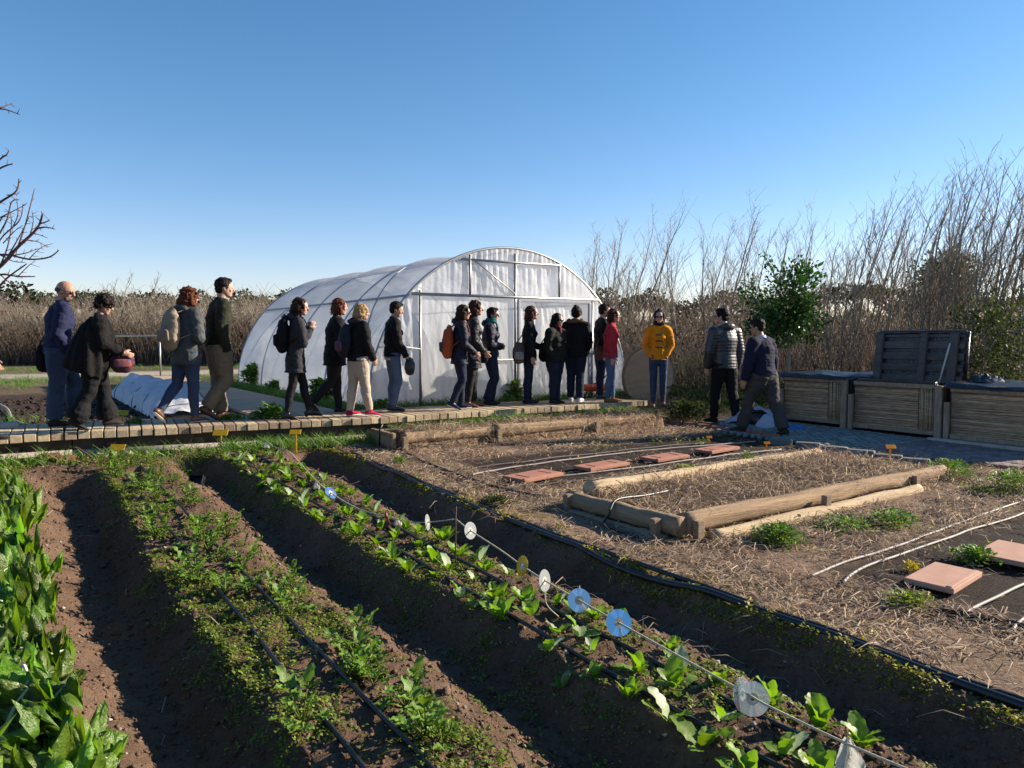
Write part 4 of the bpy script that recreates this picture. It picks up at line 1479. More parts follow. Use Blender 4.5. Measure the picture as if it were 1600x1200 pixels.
# ------------------------------------------------------------------ weeds (uncountable)
def weed_cloud(name, pts, mat, size=(.010, .022), per=5, spread=.02, lift=.012, wr=.6):
    """tiny rosettes at (x, y)"""
    n = len(pts)
    p = np.repeat(pts, per, 0)
    p = p + RNG.normal(0, spread, p.shape)
    z = ground_z(p[:, 0], p[:, 1]) + RNG.uniform(0, lift, len(p))
    az = RNG.uniform(0, 2 * np.pi, len(p)); el = RNG.uniform(.1, 1.1, len(p))
    d = np.stack([np.cos(az) * np.cos(el), np.sin(az) * np.cos(el), np.sin(el)], 1)
    L = RNG.uniform(*size, len(p))
    v, f = leaves_np(np.column_stack([p, z]), d, np.tile([0, 0, 1.], (len(p), 1)), L, L * wr * RNG.uniform(.8, 1.3, len(p)), .15, .2)
    return stuff(np_mesh(name, v, f, mat))


def clumpy(n, a0, a1, b0, b1, f=3., thr=.0, sd=0, yexp=1.):
    """random spots kept where a noise is high: clumpy cover"""
    x = rnd(n, a0, a1); y = b0 + (b1 - b0) * RNG.random(n) ** yexp
    k_ = fbm(x, y, f, 3, sd) + RNG.normal(0, .08, n) > thr
    return np.stack([x[k_], y[k_]], 1)


w1 = np.concatenate([clumpy(8500, .76, 1.44, 1.2, 9.4, 3.0, .07, 1, 1.25), clumpy(2600, .62, .86, 1.2, 9.4, 4, .08, 2, 1.3), clumpy(500, 1.4, 1.75, 1.2, 9.4, 4, .12, 3)])
weed_cloud('ground_weeds', w1, M_WEED, (.010, .024), 6, .016)
w2 = np.concatenate([clumpy(6000, 1.98, 2.70, 1.2, 9.4, 3.0, .05, 4, 1.25), clumpy(2600, 1.86, 2.1, 1.2, 9.4, 3.5, .06, 5, 1.3)])
weed_cloud('ground_weeds', w2, M_WEED, (.010, .024), 6, .016)
w3 = np.concatenate([clumpy(1500, 3.19, 3.33, 1.2, 9.6, 3.5, .0, 6, 1.2), clumpy(500, 3.36, 3.8, 2, 9.4, 2.5, .12, 7)])
weed_cloud('ground_weeds', w3, M_WEEDY, (.012, .028), 6, .018)
w4 = np.concatenate([clumpy(1400, -1, 5.2, 9.3, 10.2, 1.6, .02, 8), clumpy(1500, 4.0, 9.6, 2.2, 9.0, 1.1, .17, 9), clumpy(500, -.6, .1, 8, 9.9, 2, .0, 9)])
weed_cloud('ground_weeds', w4, M_WEED, (.018, .04), 7, .035, .05)


def grass(name, pts, mat, Lr=(.06, .18), per=6, spread=.04, lean=.5):
    p = np.repeat(pts, per, 0) + RNG.normal(0, spread, (len(pts) * per, 2))
    z = ground_z(p[:, 0], p[:, 1])
    az = RNG.uniform(0, 2 * np.pi, len(p)); el = RNG.uniform(1.45 - lean, 1.55, len(p))
    d = np.stack([np.cos(az) * np.cos(el), np.sin(az) * np.cos(el), np.sin(el)], 1)
    up = np.stack([np.cos(az + 1.5), np.sin(az + 1.5), np.zeros(len(p))], 1)
    v, f = blades_np(np.column_stack([p, z]), d, up, RNG.uniform(*Lr, len(p)), RNG.uniform(.004, .009, len(p)), .6)
    return stuff(np_mesh(name, v, f, mat))


gp = []
for (a0, a1, off0, off1, n) in ((5.2, 9.3, -.45, -.02, 700), (2.2, 5.2, -.4, -.05, 300), (-2, 2.4, -.5, -.1, 160)):
    x = rnd(n, a0, a1); y = np.interp(x, BWX, BWY) + rnd(n, off0, off1)
    gp.append(np.stack([x, y], 1))
gp.append(clumpy(900, -2, 14, 11.4, 13.2, .9, .08, 3)); gp.append(clumpy(700, 9.4, 12.2, 9.6, 12.5, 1.3, .02, 4))
gp.append(np.stack([rnd(420, 4.4, 10.2), rnd(420, 10.9, 11.2)], 1)); gp.append(np.stack([rnd(300, 4.3, 4.66), rnd(300, 11.3, 19)], 1))
gp.append(clumpy(2600, -18, 12, 19.5, 24.3, .5, -.02, 6)); gp.append(clumpy(1600, -20, 10, 29.2, 33, .5, -.05, 6)); gp.append(clumpy(900, -7, -1, 12, 22, .7, .05, 6))
gp = np.concatenate(gp)
gp = gp[~((gp[:, 0] > 2.75) & (gp[:, 0] < 4.3) & (gp[:, 1] > 10.6) & (gp[:, 1] < 24.2))]
gp = gp[~((gp[:, 1] > np.interp(gp[:, 0], BWX, BWY) - .05) & (gp[:, 1] < np.interp(gp[:, 0], BWX, BWY) + 1.2) & (gp[:, 0] < 9.2))]
grass('grass', gp, M_GRASS, (.07, .2), 7, .05, .7)
wp = clumpy(2600, 10.2, 17, 9.5, 17, .8, -.03, 13)
weed_cloud('undergrowth', wp, M_EVER, (.05, .11), 9, .12, .35)

# bright green leafy clumps standing on the straw
def clump(px, py, r_, h_, label, mat=None, n=420, size=(.02, .045), lvl=None, nm='leafy_weed_clump', cat='weed', grp='green weed clumps on the straw'):
    c = G(px, py) if lvl is None else P(px, py, lvl)
    zc = hz(c.x, c.y)
    u = RNG.normal(0, .37, (n, 2)); u = u[(u ** 2).sum(1) < 1.4]
    hgt = RNG.random(len(u)) ** .7 * (1 - .5 * np.minimum(1, (u ** 2).sum(1)))
    p = np.column_stack([c.x + u[:, 0] * r_, c.y + u[:, 1] * r_, zc + hgt * h_])
    az = np.arctan2(u[:, 1], u[:, 0]) + RNG.normal(0, .8, len(u)); el = RNG.uniform(-.1, 1.2, len(u))
    d = np.stack([np.cos(az) * np.cos(el), np.sin(az) * np.cos(el), np.sin(el)], 1)
    L = RNG.uniform(*size, len(u))
    v, f = leaves_np(p, d, np.tile([0, 0, 1.], (len(u), 1)), L, L * .6, .2, .25)
    o = np_mesh(nm, v, f, mat or M_WEED, None, False, (c.x, c.y, zc))
    if h_ < .125 and lvl is None: return stuff(o)
    return tag(o, label, cat, grp)


clump(1215, 848, .20, .13, 'dense parsley like green clump just below the nearer bed', M_STRAWB, 900)
clump(1395, 822, .22, .12, 'green weed clump right of centre below the nearer bed', M_STRAWB, 600)
clump(1325, 826, .28, .07, 'thin low green weed patch left of the other clump below the near bed', M_STRAWB, 420)
clump(1484, 748, .26, .20, 'bushy green clump at the far end of the nearer log bed', M_STRAWB, 900)
clump(1582, 768, .26, .20, 'bushy green clump at the right edge beside the reddish pavers', M_STRAWB, 800)
clump(1524, 880, .15, .10, 'small green weed clump between the two pink tiles', M_STRAWB, 500)
clump(1418, 948, .16, .07, 'faint dark green weed clump in front of the nearest pink tile', M_WEED, 260)
clump(1545, 770, .30, .05, 'sparse low weed patch near the right edge', M_WEED, 260)
clump(775, 790, .16, .08, 'grey green weed clump left of the nearer bed', M_EVER, 420)
clump(624, 726, .10, .09, 'tiny green weed in front of the far log bed', M_STRAWB, 200)
clump(1168, 722, .10, .12, 'upright green weed behind the near bed', M_STRAWB, 220)
clump(1075, 735, .16, .05, 'low green weed patch by the back log of the near bed', M_WEED, 200)
clump(1425, 893, .06, .07, 'small yellow flowering weed touching the nearest pink tile', pmat('yellow_bloom', (.5, .36, .02), (.35, .3, .02), 6, .6, 0, None, .2, trans=.3), 110, (.02, .03))
gg = 'leafy plants along the greenhouse foot'
clump(398, 606, .30, .50, 'tallest leafy plant at the greenhouse side, left of the grey coat', M_STRAWB, 420, (.09, .2), .36, 'leafy_plant', 'plant', gg)
clump(432, 613, .24, .22, 'low leafy plant at the greenhouse side behind the grey coat', M_STRAWB, 240, (.08, .16), .36, 'leafy_plant', 'plant', gg)
clump(508, 630, .3, .40, 'leafy plant at the greenhouse corner behind the beige trousers', M_STRAWB, 300, (.1, .2), .36, 'leafy_plant', 'plant', gg)
clump(598, 640, .15, .16, 'small leafy plant by the beige trousers under the greenhouse film', M_STRAWB, 130, (.06, .12), .38, 'leafy_plant', 'plant', gg)
clump(800, 628, .26, .36, 'wispy green plant at the greenhouse middle post', M_STRAWB, 240, (.07, .16), .37, 'leafy_plant', 'plant', gg)
clump(1075, 640, .5, .34, 'bushy dark weed by the end of the boardwalk right of the yellow coat', M_EVER, 900, (.05, .1), .3, 'leafy_plant', 'plant', gg)
clump(365, 690, .22, .22, 'leafy weed behind the tall yellow marker', M_STRAWB, 260, (.05, .1), None, 'leafy_plant', 'plant', 'leafy weeds before the boardwalk')
clump(425, 686, .3, .26, 'grassy green weed tuft before the boardwalk between two yellow markers', M_GRASS, 320, (.07, .16), None, 'leafy_plant', 'plant', 'leafy weeds before the boardwalk')
clump(212, 697, .16, .14, 'small green weed behind the yellow marker of the second ridge', M_STRAWB, 200, (.04, .08), None, 'leafy_plant', 'plant', 'leafy weeds before the boardwalk')

# ------------------------------------------------------------------ straw mulch
def straw(name, pts, Lr, Wr, lift=.02, tilt_=.15):
    n = len(pts)
    z = ground_z(pts[:, 0], pts[:, 1]) + RNG.uniform(.0, lift, n)
    az = RNG.uniform(0, 2 * np.pi, n); el = RNG.normal(.05, tilt_, n)
    d = np.stack([np.cos(az) * np.cos(el), np.sin(az) * np.cos(el), np.sin(el)], 1)
    up = np.column_stack([RNG.normal(0, .4, (n, 2)), np.ones(n)])
    v, f = blades_np(np.column_stack([pts, z]), d, up, RNG.uniform(*Lr, n), RNG.uniform(*Wr, n), .35)
    return stuff(np_mesh(name, v, f, M_STRAW))


def straw_pts(n, a0, a1, b0, b1, f=1.6, thr=-.12, sd=0, ye=1.):
    p = clumpy(n, a0, a1, b0, b1, f, thr, sd, ye)
    x, y = p[:, 0], p[:, 1]
    keep = (y < np.interp(x, BWX, BWY) - .1)
    soil = (x > 4.25) & (x < 9.0) & (y > 6.05) & (y < 7.75)
    soil |= (x > 4.4) & (x < 9) & (y > .2) & (y < 2.95)
    keep &= ~soil | (RNG.random(len(x)) < .06)
    keep &= ~((x > 8.9) & (y > 2) & (y < 9.2) & (x > 9.4))
    return p[keep]


straw('straw_mulch', straw_pts(60000, 3.42, 9.4, 1.2, 6.5, 1.7, -.03, 2, 1.15), (.05, .2), (.003, .0065), .03)
straw('straw_mulch', straw_pts(26000, 3.42, 10, 6.0, 9.9, 1.7, -.10, 3), (.06, .2), (.004, .008), .03)
sp = np.concatenate([(lambda q: q[q[:, 1] < 5.12 + .11 * (q[:, 0] - 4.1)])(np.stack([rnd(11000, 4.15, 8.0), rnd(11000, 4.08, 5.6)], 1)), np.stack([rnd(12000, 4.2, 8.6), rnd(12000, 8.68, 9.45)], 1), np.stack([10.2 + RNG.normal(0, .6, 3500), 10.2 + RNG.normal(0, .45, 3500)], 1)])
straw('bed_straw', sp, (.06, .22), (.003, .007), .08, .4)
straw('straw_scraps', np.concatenate([clumpy(500, 2.7, 3.3, 1.2, 9, 2, .0, 3), clumpy(300, -.5, 3, 1.2, 9, 2, .1, 9)]), (.05, .22), (.003, .006), .01, .1)

# ------------------------------------------------------------------ clods and pebbles
def rocks(name, pts, size, mat, flat=.7):
    n = len(pts)
    base = np.array([[1, 0, 0], [-1, 0, 0], [0, 1, 0], [0, -1, 0], [0, 0, 1], [0, 0, -1]], float)
    s = size[0] * (size[1] / size[0]) ** (RNG.random(n) ** 2)
    v = base[None] * (RNG.uniform(.6, 1.2, (n, 6, 1))) + RNG.normal(0, .2, (n, 6, 3))
    th_ = RNG.uniform(0, 6.28, n); c, q = np.cos(th_), np.sin(th_)
    x = v[..., 0] * c[:, None] - v[..., 1] * q[:, None]; y = v[..., 0] * q[:, None] + v[..., 1] * c[:, None]
    v = np.stack([x, y, v[..., 2] * flat], -1) * s[:, None, None]
    z = ground_z(pts[:, 0], pts[:, 1])
    v = v + np.column_stack([pts, z + s * .2])[:, None, :]
    fb = np.array([[0, 2, 4], [2, 1, 4], [1, 3, 4], [3, 0, 4], [2, 0, 5], [1, 2, 5], [3, 1, 5], [0, 3, 5]])
    f = (np.arange(n) * 6)[:, None, None] + fb[None]
    return stuff(np_mesh(name, v.reshape(-1, 3), f.reshape(-1, 3), mat, smooth=False))


rocks('soil_clods', np.stack([rnd(42000, -.6, 3.3), 1.2 + 8.6 * RNG.random(42000) ** 1.6], 1), (.003, .019), M_CLOD)
rocks('soil_clods', np.stack([rnd(160, -.5, 3.3), 1.4 + 8.4 * RNG.random(160) ** 1.4], 1), (.025, .05), M_CLOD, .6)
rocks('pebbles', np.stack([rnd(700, -.4, 3.3), 1.2 + 8.6 * RNG.random(700) ** 1.3], 1), (.004, .02), M_PEB)
rocks('soil_clods', np.stack([rnd(2500, -6, 2), rnd(2500, 11.8, 17)], 1), (.015, .07), pmat('dark_clod', (.05, .034, .026), (.03, .02, .016), 30, .95, .5, 90, .1))


# ------------------------------------------------------------------ bare trees
def bare_tree(name, base, h, stems, label, group, seed, lean=.10, mat=None, spread=.16, sc=1., cat='tree', nb=13):
    r = np.random.default_rng(seed)
    base = np.array(base, float)
    wind = np.array([RGT.x, RGT.y, 0]); Zv = np.array([0, 0, 1.])
    SP_, SR, BP, BR, TP, TR = [], [], [], [], [], []
    for s_ in range(stems):
        az = 2 * math.pi * s_ / stems + r.uniform(-.6, .6); out = np.array([math.cos(az), math.sin(az), 0])
        hh = h * (1. if s_ == 0 else r.uniform(.62, 1.0))
        t = np.linspace(0, 1, 10)
        sp_ = spread * hh * r.uniform(.35, 1.25)
        path = base + out * .06 + out[None] * (sp_ * t ** .85)[:, None] + Zv[None] * (hh * t)[:, None] + wind[None] * (lean * hh * t ** 2)[:, None] + np.column_stack([np.cumsum(r.normal(0, .045, 10)), np.cumsum(r.normal(0, .045, 10)), np.zeros(10)])
        rad = sc * .036 * (hh / 5) * (1 - t) ** .8 * r.uniform(.7, 1.15) + .0035
        SP_.append(path); SR.append(rad)
        for k_ in range(nb):
            u = .14 + .82 * (k_ + r.random()) / nb
            i = int(u * 9); fr = u * 9 - i
            p0 = path[i] * (1 - fr) + path[min(9, i + 1)] * fr
            L = hh * (.46 * (1 - u) + .10) * r.uniform(.45, 1.3)
            az2 = r.uniform(0, 6.28); o2 = np.array([math.cos(az2), math.sin(az2), 0])
            d0 = o2 * r.uniform(.35, .95) + Zv
            tt = np.linspace(0, 1, 6)[:, None]
            kink = np.concatenate([np.zeros((1, 3)), np.cumsum(r.normal(0, .022 * L, (5, 3)), 0)])
            bp = p0 + d0 * L * tt * .72 + Zv * (L * .28 * tt ** 2) + wind * (lean * 1.3 * L * tt ** 1.8) + kink
            BP.append(bp); BR.append(sc * (.0125 * (1 - .75 * tt[:, 0])) * (.45 + .75 * (1 - u)))
            for q in range(5):
                w = r.uniform(.2, .98); i2 = min(4, int(w * 5)); f2 = w * 5 - i2
                q0 = bp[i2] * (1 - f2) + bp[i2 + 1] * f2
                a3 = r.uniform(0, 6.28); l3 = L * r.uniform(.18, .5)
                dd = np.array([math.cos(a3) * .6, math.sin(a3) * .6, r.uniform(.5, 1.1)]) + wind * lean
                t3 = np.linspace(0, 1, 4)[:, None]
                TP.append(q0 + dd * l3 * t3 + np.concatenate([np.zeros((1, 3)), r.normal(0, .05 * l3, (3, 3))])); TR.append(sc * np.array([.0052, .0044, .0036, .0026]))
    o = empty(name, tuple(base)); tag(o, label, cat, group)
    v, f = tubes_np(np.array(SP_), np.array(SR), 6)
    np_mesh('trunk', v, f, mat or M_BARK, o, True)
    v1, f1 = tubes_np(np.array(BP), np.array(BR), 4); v2, f2 = tubes_np(np.array(TP), np.array(TR), 3)
    np_mesh('branches', np.concatenate([v1, v2]), np.concatenate([f1, f2 + len(v1)]), mat or M_BARK, o)
    return o


GT = 'bare slender trees behind the garden'
LT = 'bare multi stemmed tree with thin upswept twigs in the winter thicket'
r = random.Random(19)
spec = []
# (px, depth, top px, stems)
for px, dep, top, st in ((925, 27, 372, 5), (952, 26, 362, 7), (978, 25, 336, 11), (1008, 26, 360, 7), (1040, 28, 402, 5), (1098, 24, 348, 9), (1130, 23, 334, 10), (1165, 23, 350, 7), (1205, 24, 362, 6), (1255, 22, 358, 6), (1290, 22, 372, 6),
                         (1318, 20, 318, 8), (1345, 19.5, 305, 9), (1372, 20, 330, 8), (1400, 19, 318, 7), (1430, 18.5, 310, 8), (1458, 18, 285, 9), (1480, 18, 268, 9), (1505, 17.5, 280, 8), (1530, 17, 292, 8), (1552, 17, 268, 9), (1580, 16.5, 258, 9), (1608, 16, 250, 9), (1650, 16, 250, 8), (1715, 16.5, 255, 8), (1790, 17, 270, 8), (1880, 18, 280, 8)):
    spec.append((px, dep, top, st))
for i, (px, dep, top, st) in enumerate(spec):
    c = D(px - 14, 560, dep); zt = D(px, top, dep).z
    lb = LT
    if i == 2: lb = 'bare bushy tree with fanned twigs rising directly right of the greenhouse'
    if i == 4: lb = 'short bare tree behind the yellow coat, lower than its neighbours'
    bare_tree('bare_tree', (c.x, c.y, .2), zt - .2 + .25, max(3, int(st * .6)), lb, GT, 300 + i, .04 if px < 1060 else .10 if px < 1300 else .15, None, (.30 if i in (1, 2, 3, 5, 6) else .16), 1.0, nb=12)

# left edge: reddish bare fruit tree, its trunk outside the frame
o = empty('fruit_tree', tuple(D(-150, 760, 6.2)))
tag(o, 'reddish bare fruit tree reaching in from the left edge of the photo', 'tree')
dp = 6.2
trunk0 = D(-150, 780, dp); fork = D(-140, 520, dp)
trunk0.z = hz(trunk0.x, trunk0.y) - .1
mb = MB(); mb.tube(smooth_pts([trunk0, D(-148, 640, dp), fork, D(-120, 380, dp), D(-90, 240, dp), D(-60, 150, dp)], 5), [.075 - .0018 * i for i in range(26)], 9); mb.build('trunk', M_BARKR, o, True)
LIM = [([(-140, 520), (-60, 460), (0, 416), (28, 386), (58, 357), (67, 333)], .022), ([(28, 386), (40, 350), (54, 295)], .0075), ([(58, 357), (72, 355), (86, 358)], .008), ([(62, 350), (76, 345), (76, 343)], .006),
       ([(-135, 480), (-50, 420), (0, 398), (45, 405), (76, 402), (92, 391)], .013), ([(-130, 470), (-40, 440), (0, 429), (28, 432), (55, 432)], .012), ([(-140, 520), (-40, 480), (0, 446), (14, 432), (42, 412)], .014),
       ([(-120, 400), (-50, 350), (0, 316), (25, 299), (30, 279)], .014), ([(-110, 350), (-40, 290), (0, 263), (20, 256)], .013), ([(-40, 290), (0, 249), (10, 242), (14, 235)], .01), ([(-80, 220), (-30, 180), (0, 170), (31, 179)], .010), ([(-5, 171), (8, 166), (20, 161)], .006),
       ([(-60, 460), (-10, 380), (10, 345), (18, 316), (30, 312)], .009), ([(-20, 425), (0, 375), (30, 345), (36, 318)], .008), ([(0, 416), (12, 385), (18, 350), (15, 330)], .007), ([(10, 404), (30, 370), (45, 340)], .006), ([(-30, 410), (0, 345), (8, 339)], .009),
       ([(28, 432), (45, 415), (55, 408)], .005), ([(45, 405), (60, 390), (74, 382)], .005), ([(40, 375), (60, 378), (75, 387)], .005), ([(0, 398), (20, 408), (40, 410)], .006), ([(35, 380), (50, 365), (75, 372)], .005), ([(0, 429), (20, 445), (38, 450)], .005), ([(15, 400), (42, 395), (60, 388)], .005),
       ([(0, 340), (20, 330), (40, 320)], .005), ([(20, 355), (28, 335), (26, 310)], .005), ([(5, 380), (22, 362), (36, 352)], .005), ([(48, 366), (52, 345), (50, 330)], .005), ([(10, 305), (26, 303), (27, 303)], .004)]
r = random.Random(3)
mb = MB()
for pts, rd in LIM:
    off = r.uniform(-.15, .15) if pts[0][0] > -20 else 0
    pp = smooth_pts([D(x, y, dp + off * (i / len(pts))) for i, (x, y) in enumerate(pts)], 5)
    n = len(pp)
    mb.tube(pp, [rd * (1 - .7 * i / n) * .9 + .001 * r.random() for i in range(n)], 6)
    for i in range(2, n - 1, 2):   # buds and spurs
        d = (pp[i + 1] - pp[i]).normalized(); s_ = d.orthogonal(); s_.rotate(Matrix.Rotation(r.uniform(0, 6.28), 3, d))
        l = r.uniform(.012, .06)
        mb.tube([pp[i], pp[i] + (d * .6 + s_ * .8) * l], [max(.003, rd * .25), .002], 4)
mb.build('branches', M_BARKR, o, True)

# gnarled grey bare tree over the left brush
o = bare_tree('bare_tree', tuple(D(178, 575, 37)), 4.7, 5, 'gnarled bare tree poking above the brush behind the shawl wearer', GT, 901, .02, M_TWIGG, .38, 1.9, nb=9)
o = bare_tree('bare_tree', tuple(D(238, 575, 38)), 3.9, 4, 'lower bare tree in the brush left of the auburn haired visitor', GT, 902, .02, M_TWIGG, .34, 1.5, nb=9)


# ------------------------------------------------------------------ thickets (one mass each)
def thicket(name, px0, px1, d0, d1, n, h0, h1, mat, wid=.012, seedf=.3, zb=.3, topf=None):
    px = rnd(n, px0, px1); dep = rnd(n, d0, d1)
    x_ = (px - 800) / F * dep
    a = RGT.x * x_ + FWD.x * dep; b = RGT.y * x_ + FWD.y * dep
    h = rnd(n, h0, h1) * (.75 + .6 * (fbm(a, b, seedf, 3, 21) + .5))
    az = rnd(n, 0, 6.28); ln = RNG.uniform(.05, .5, n)
    t = np.linspace(0, 1, 4)
    base = np.column_stack([a, b, np.full(n, zb)])
    d = np.column_stack([np.cos(az) * ln, np.sin(az) * ln, np.ones(n)])
    pl = base[:, None, :] + d[:, None, :] * (h[:, None] * t[None])[:, :, None]
    pl[:, :, :2] += (np.column_stack([np.cos(az + 1), np.sin(az + 1)])[:, None, :] * (h[:, None] * .22 * t[None] ** 2)[:, :, None])
    rad = wid * (1 - .75 * t)[None] * RNG.uniform(.5, 1.3, (n, 1))
    v, f = tubes_np(pl, np.broadcast_to(rad, (n, 4)), 3)
    # twigs
    m = n * 3
    src = RNG.integers(0, n, m); u = RNG.uniform(.3, 1, m)
    i = np.minimum(2, (u * 3).astype(int)); fr = u * 3 - i
    p0 = pl[src, i] * (1 - fr)[:, None] + pl[src, i + 1] * fr[:, None]
    a2 = rnd(m, 0, 6.28); l2 = h[src] * RNG.uniform(.08, .25, m)
    d2 = np.column_stack([np.cos(a2) * .8, np.sin(a2) * .8, RNG.uniform(-.1, 1.1, m)])
    p2 = p0[:, None, :] + d2[:, None, :] * (l2[:, None] * np.array([0, .5, 1])[None])[:, :, None]
    v2, f2 = tubes_np(p2, np.tile(wid * np.array([.42, .34, .22]), (m, 1)), 3)
    return stuff(np_mesh(name, np.concatenate([v, v2]), np.concatenate([f, f2 + len(v)]), mat)), pl


def leaf_mass(name, px0, px1, d0, d1, n, h0, h1, mat, size, zb=.3, seedf=.3, power=1.):
    px = rnd(n, px0, px1); dep = rnd(n, d0, d1)
    x_ = (px - 800) / F * dep
    a = RGT.x * x_ + FWD.x * dep; b = RGT.y * x_ + FWD.y * dep
    h = h0 + (h1 - h0) * (fbm(a, b, seedf, 3, 21) + .5)
    z = zb + h * RNG.random(n) ** power
    az = rnd(n, 0, 6.28); el = rnd(n, -.8, 1.2)
    d = np.stack([np.cos(az) * np.cos(el), np.sin(az) * np.cos(el), np.sin(el)], 1)
    L = RNG.uniform(*size, n)
    v, f = leaves_np(np.column_stack([a, b, z]), d, RNG.normal(0, 1, (n, 3)), L, L * .5, .1, .2)
    return stuff(np_mesh(name, v, f, mat))


thicket('brush_thicket', -120, 470, 33, 42, 4600, 1.5, 3.2, M_TWIGG, .02, .25)
thicket('brush_thicket', -120, 470, 31.5, 35, 4200, .7, 1.9, M_TWIGB, .014, .25)
leaf_mass('brush_leaves', -120, 470, 32, 42, 26000, .9, 2.6, M_DEADL, (.10, .26), .25, .25, 1.1)
leaf_mass('brush_leaves', -120, 470, 36, 44, 9000, 1.8, 3.3, M_DEADL, (.10, .3), .25, .2, .8)
thicket('brush_thicket', 900, 2150, 21, 36, 5600, 1.0, 2.6, M_TWIGB, .013, .3, .15)
thicket('brush_thicket', 940, 2100, 15.5, 21, 2200, .6, 1.7, M_TWIGB, .009, .3, .1)
leaf_mass('brush_leaves', 900, 2150, 22, 40, 27000, .8, 2.7, M_DEADL, (.08, .22), .1, .2, 1.)
leaf_mass('brush_leaves', 900, 2150, 34, 42, 8500, 1.5, 3.0, M_EVER, (.12, .3), .1, .2, 1.)

# ------------------------------------------------------------------ leafy trees
def crown_pts(n, c, rx, rz, seed, clumps=26, gap=.25):
    g = np.random.default_rng(seed)
    cc = g.normal(0, 1, (clumps, 3)); cc /= np.linalg.norm(cc, axis=1, keepdims=True); cc *= g.uniform(.35, .95, (clumps, 1))
    k_ = g.integers(0, clumps, n)
    p = cc[k_] + g.normal(0, gap * .62, (n, 3))
    p = p / np.maximum(1, np.linalg.norm(p, axis=1, keepdims=True) / 1.08)
    return np.array(c) + p * np.array([rx, rx, rz]), p, g


def leaf_tree(name, base, zc, rx, rz, n, size, mat, label, cat, group, seed, trunk_r=.05, wr=.5, shoots=(), bark=None, clumps=26):
    base = Vector(base); c = Vector((base.x, base.y, zc))
    o = empty(name, base); tag(o, label, cat, group)
    p, q, g = crown_pts(n, c, rx, rz, seed, clumps)
    d = q + g.normal(0, .6, q.shape) + np.array([0, 0, .1])
    L = g.uniform(*size, n)
    for (dst, m, w) in shoots:
        t = g.random(m)[:, None]
        s0 = np.array(c) + (np.array(dst) - np.array(c)) * .45
        pp = s0 + (np.array(dst) - s0) * t + g.normal(0, w, (m, 3))
        p = np.concatenate([p, pp]); d = np.concatenate([d, g.normal(0, .7, (m, 3)) + np.array([0, 0, .5])]); L = np.concatenate([L, g.uniform(*size, m)])
    v, f = leaves_np(p, d, g.normal(0, .6, p.shape) + np.array([0, 0, 1.]), L, L * wr, .12, .2)
    np_mesh('crown', v, f, mat, o)
    mb_ = MB()
    mb_.tube([base - UP * .1, base.lerp(c, .5) + Vector((.02, .01, 0)), c - UP * rz * .3, c + UP * rz * .5], [trunk_r, trunk_r * .85, trunk_r * .6, trunk_r * .2], 8)
    for i in range(12):
        a_ = g.uniform(0, 6.28); u = g.uniform(.3, .9)
        s_ = c + UP * (rz * (g.uniform(-.7, .4)))
        mb_.tube([s_, s_ + Vector((math.cos(a_) * rx * .45, math.sin(a_) * rx * .45, rz * .15)), s_ + Vector((math.cos(a_) * rx * .8, math.sin(a_) * rx * .8, rz * .4))], [trunk_r * .45, trunk_r * .3, trunk_r * .12], 5)
    for dst, m, w in shoots: mb_.tube([c, Vector(dst)], [trunk_r * .4, trunk_r * .12], 5)
    mb_.build('trunk', bark or M_BARK, o, True)
    return o


cd = 15.2
cb = D(1231, 590, cd); cb.z = .1
zc = D(1215, 478, cd).z
leaf_tree('citrus_tree', cb, zc, .92, .88, 3900, (.07, .13), M_CITRUS, 'glossy dark green citrus tree on a thin straight trunk behind the two walking men', 'tree', None, 5, .045, .5,
          [(tuple(D(1194, 398, cd)), 60, .05), (tuple(D(1252, 408, cd)), 70, .05), (tuple(D(1290, 500, cd)), 70, .09), (tuple(D(1160, 520, cd)), 90, .1)], None, 34)
rt = D(1470, 560, 55); rt.z = .2
leaf_tree('round_tree', rt, D(1470, 455, 55).z, 2.6, 2.75, 5200, (.2, .42), M_EVER, 'big rounded dark evergreen tree standing alone far behind the bare trunks', 'tree', None, 6, .2, .5, (), None, 60)
for i, (px, dep, top, rx, lb) in enumerate(((1535, 14.6, 470, .9, 'loose evergreen shrub just right of the open pallet lid'), (1592, 14.2, 440, 1.15, 'leafy evergreen shrub at the right edge above the last compost box'), (1640, 13.8, 470, .8, 'evergreen shrub cut off by the right edge'), (1450, 17, 545, .7, 'low yellowish shrub behind the middle compost box'), (1075, 20, 560, 1.0, 'low dark shrub behind the boardwalk end'))):
    if px == 1640: continue
    c = D(px, 590, dep); c.z = .1; zt = D(px, top, dep).z
    leaf_tree('evergreen_shrub', c, (zt + .5) / 2, rx, (zt - .4) / 2, 1500, (.05, .11), M_EVER, lb, 'shrub', 'evergreen shrubs behind the compost boxes', 30 + i, .025, .5, (), None, 30)


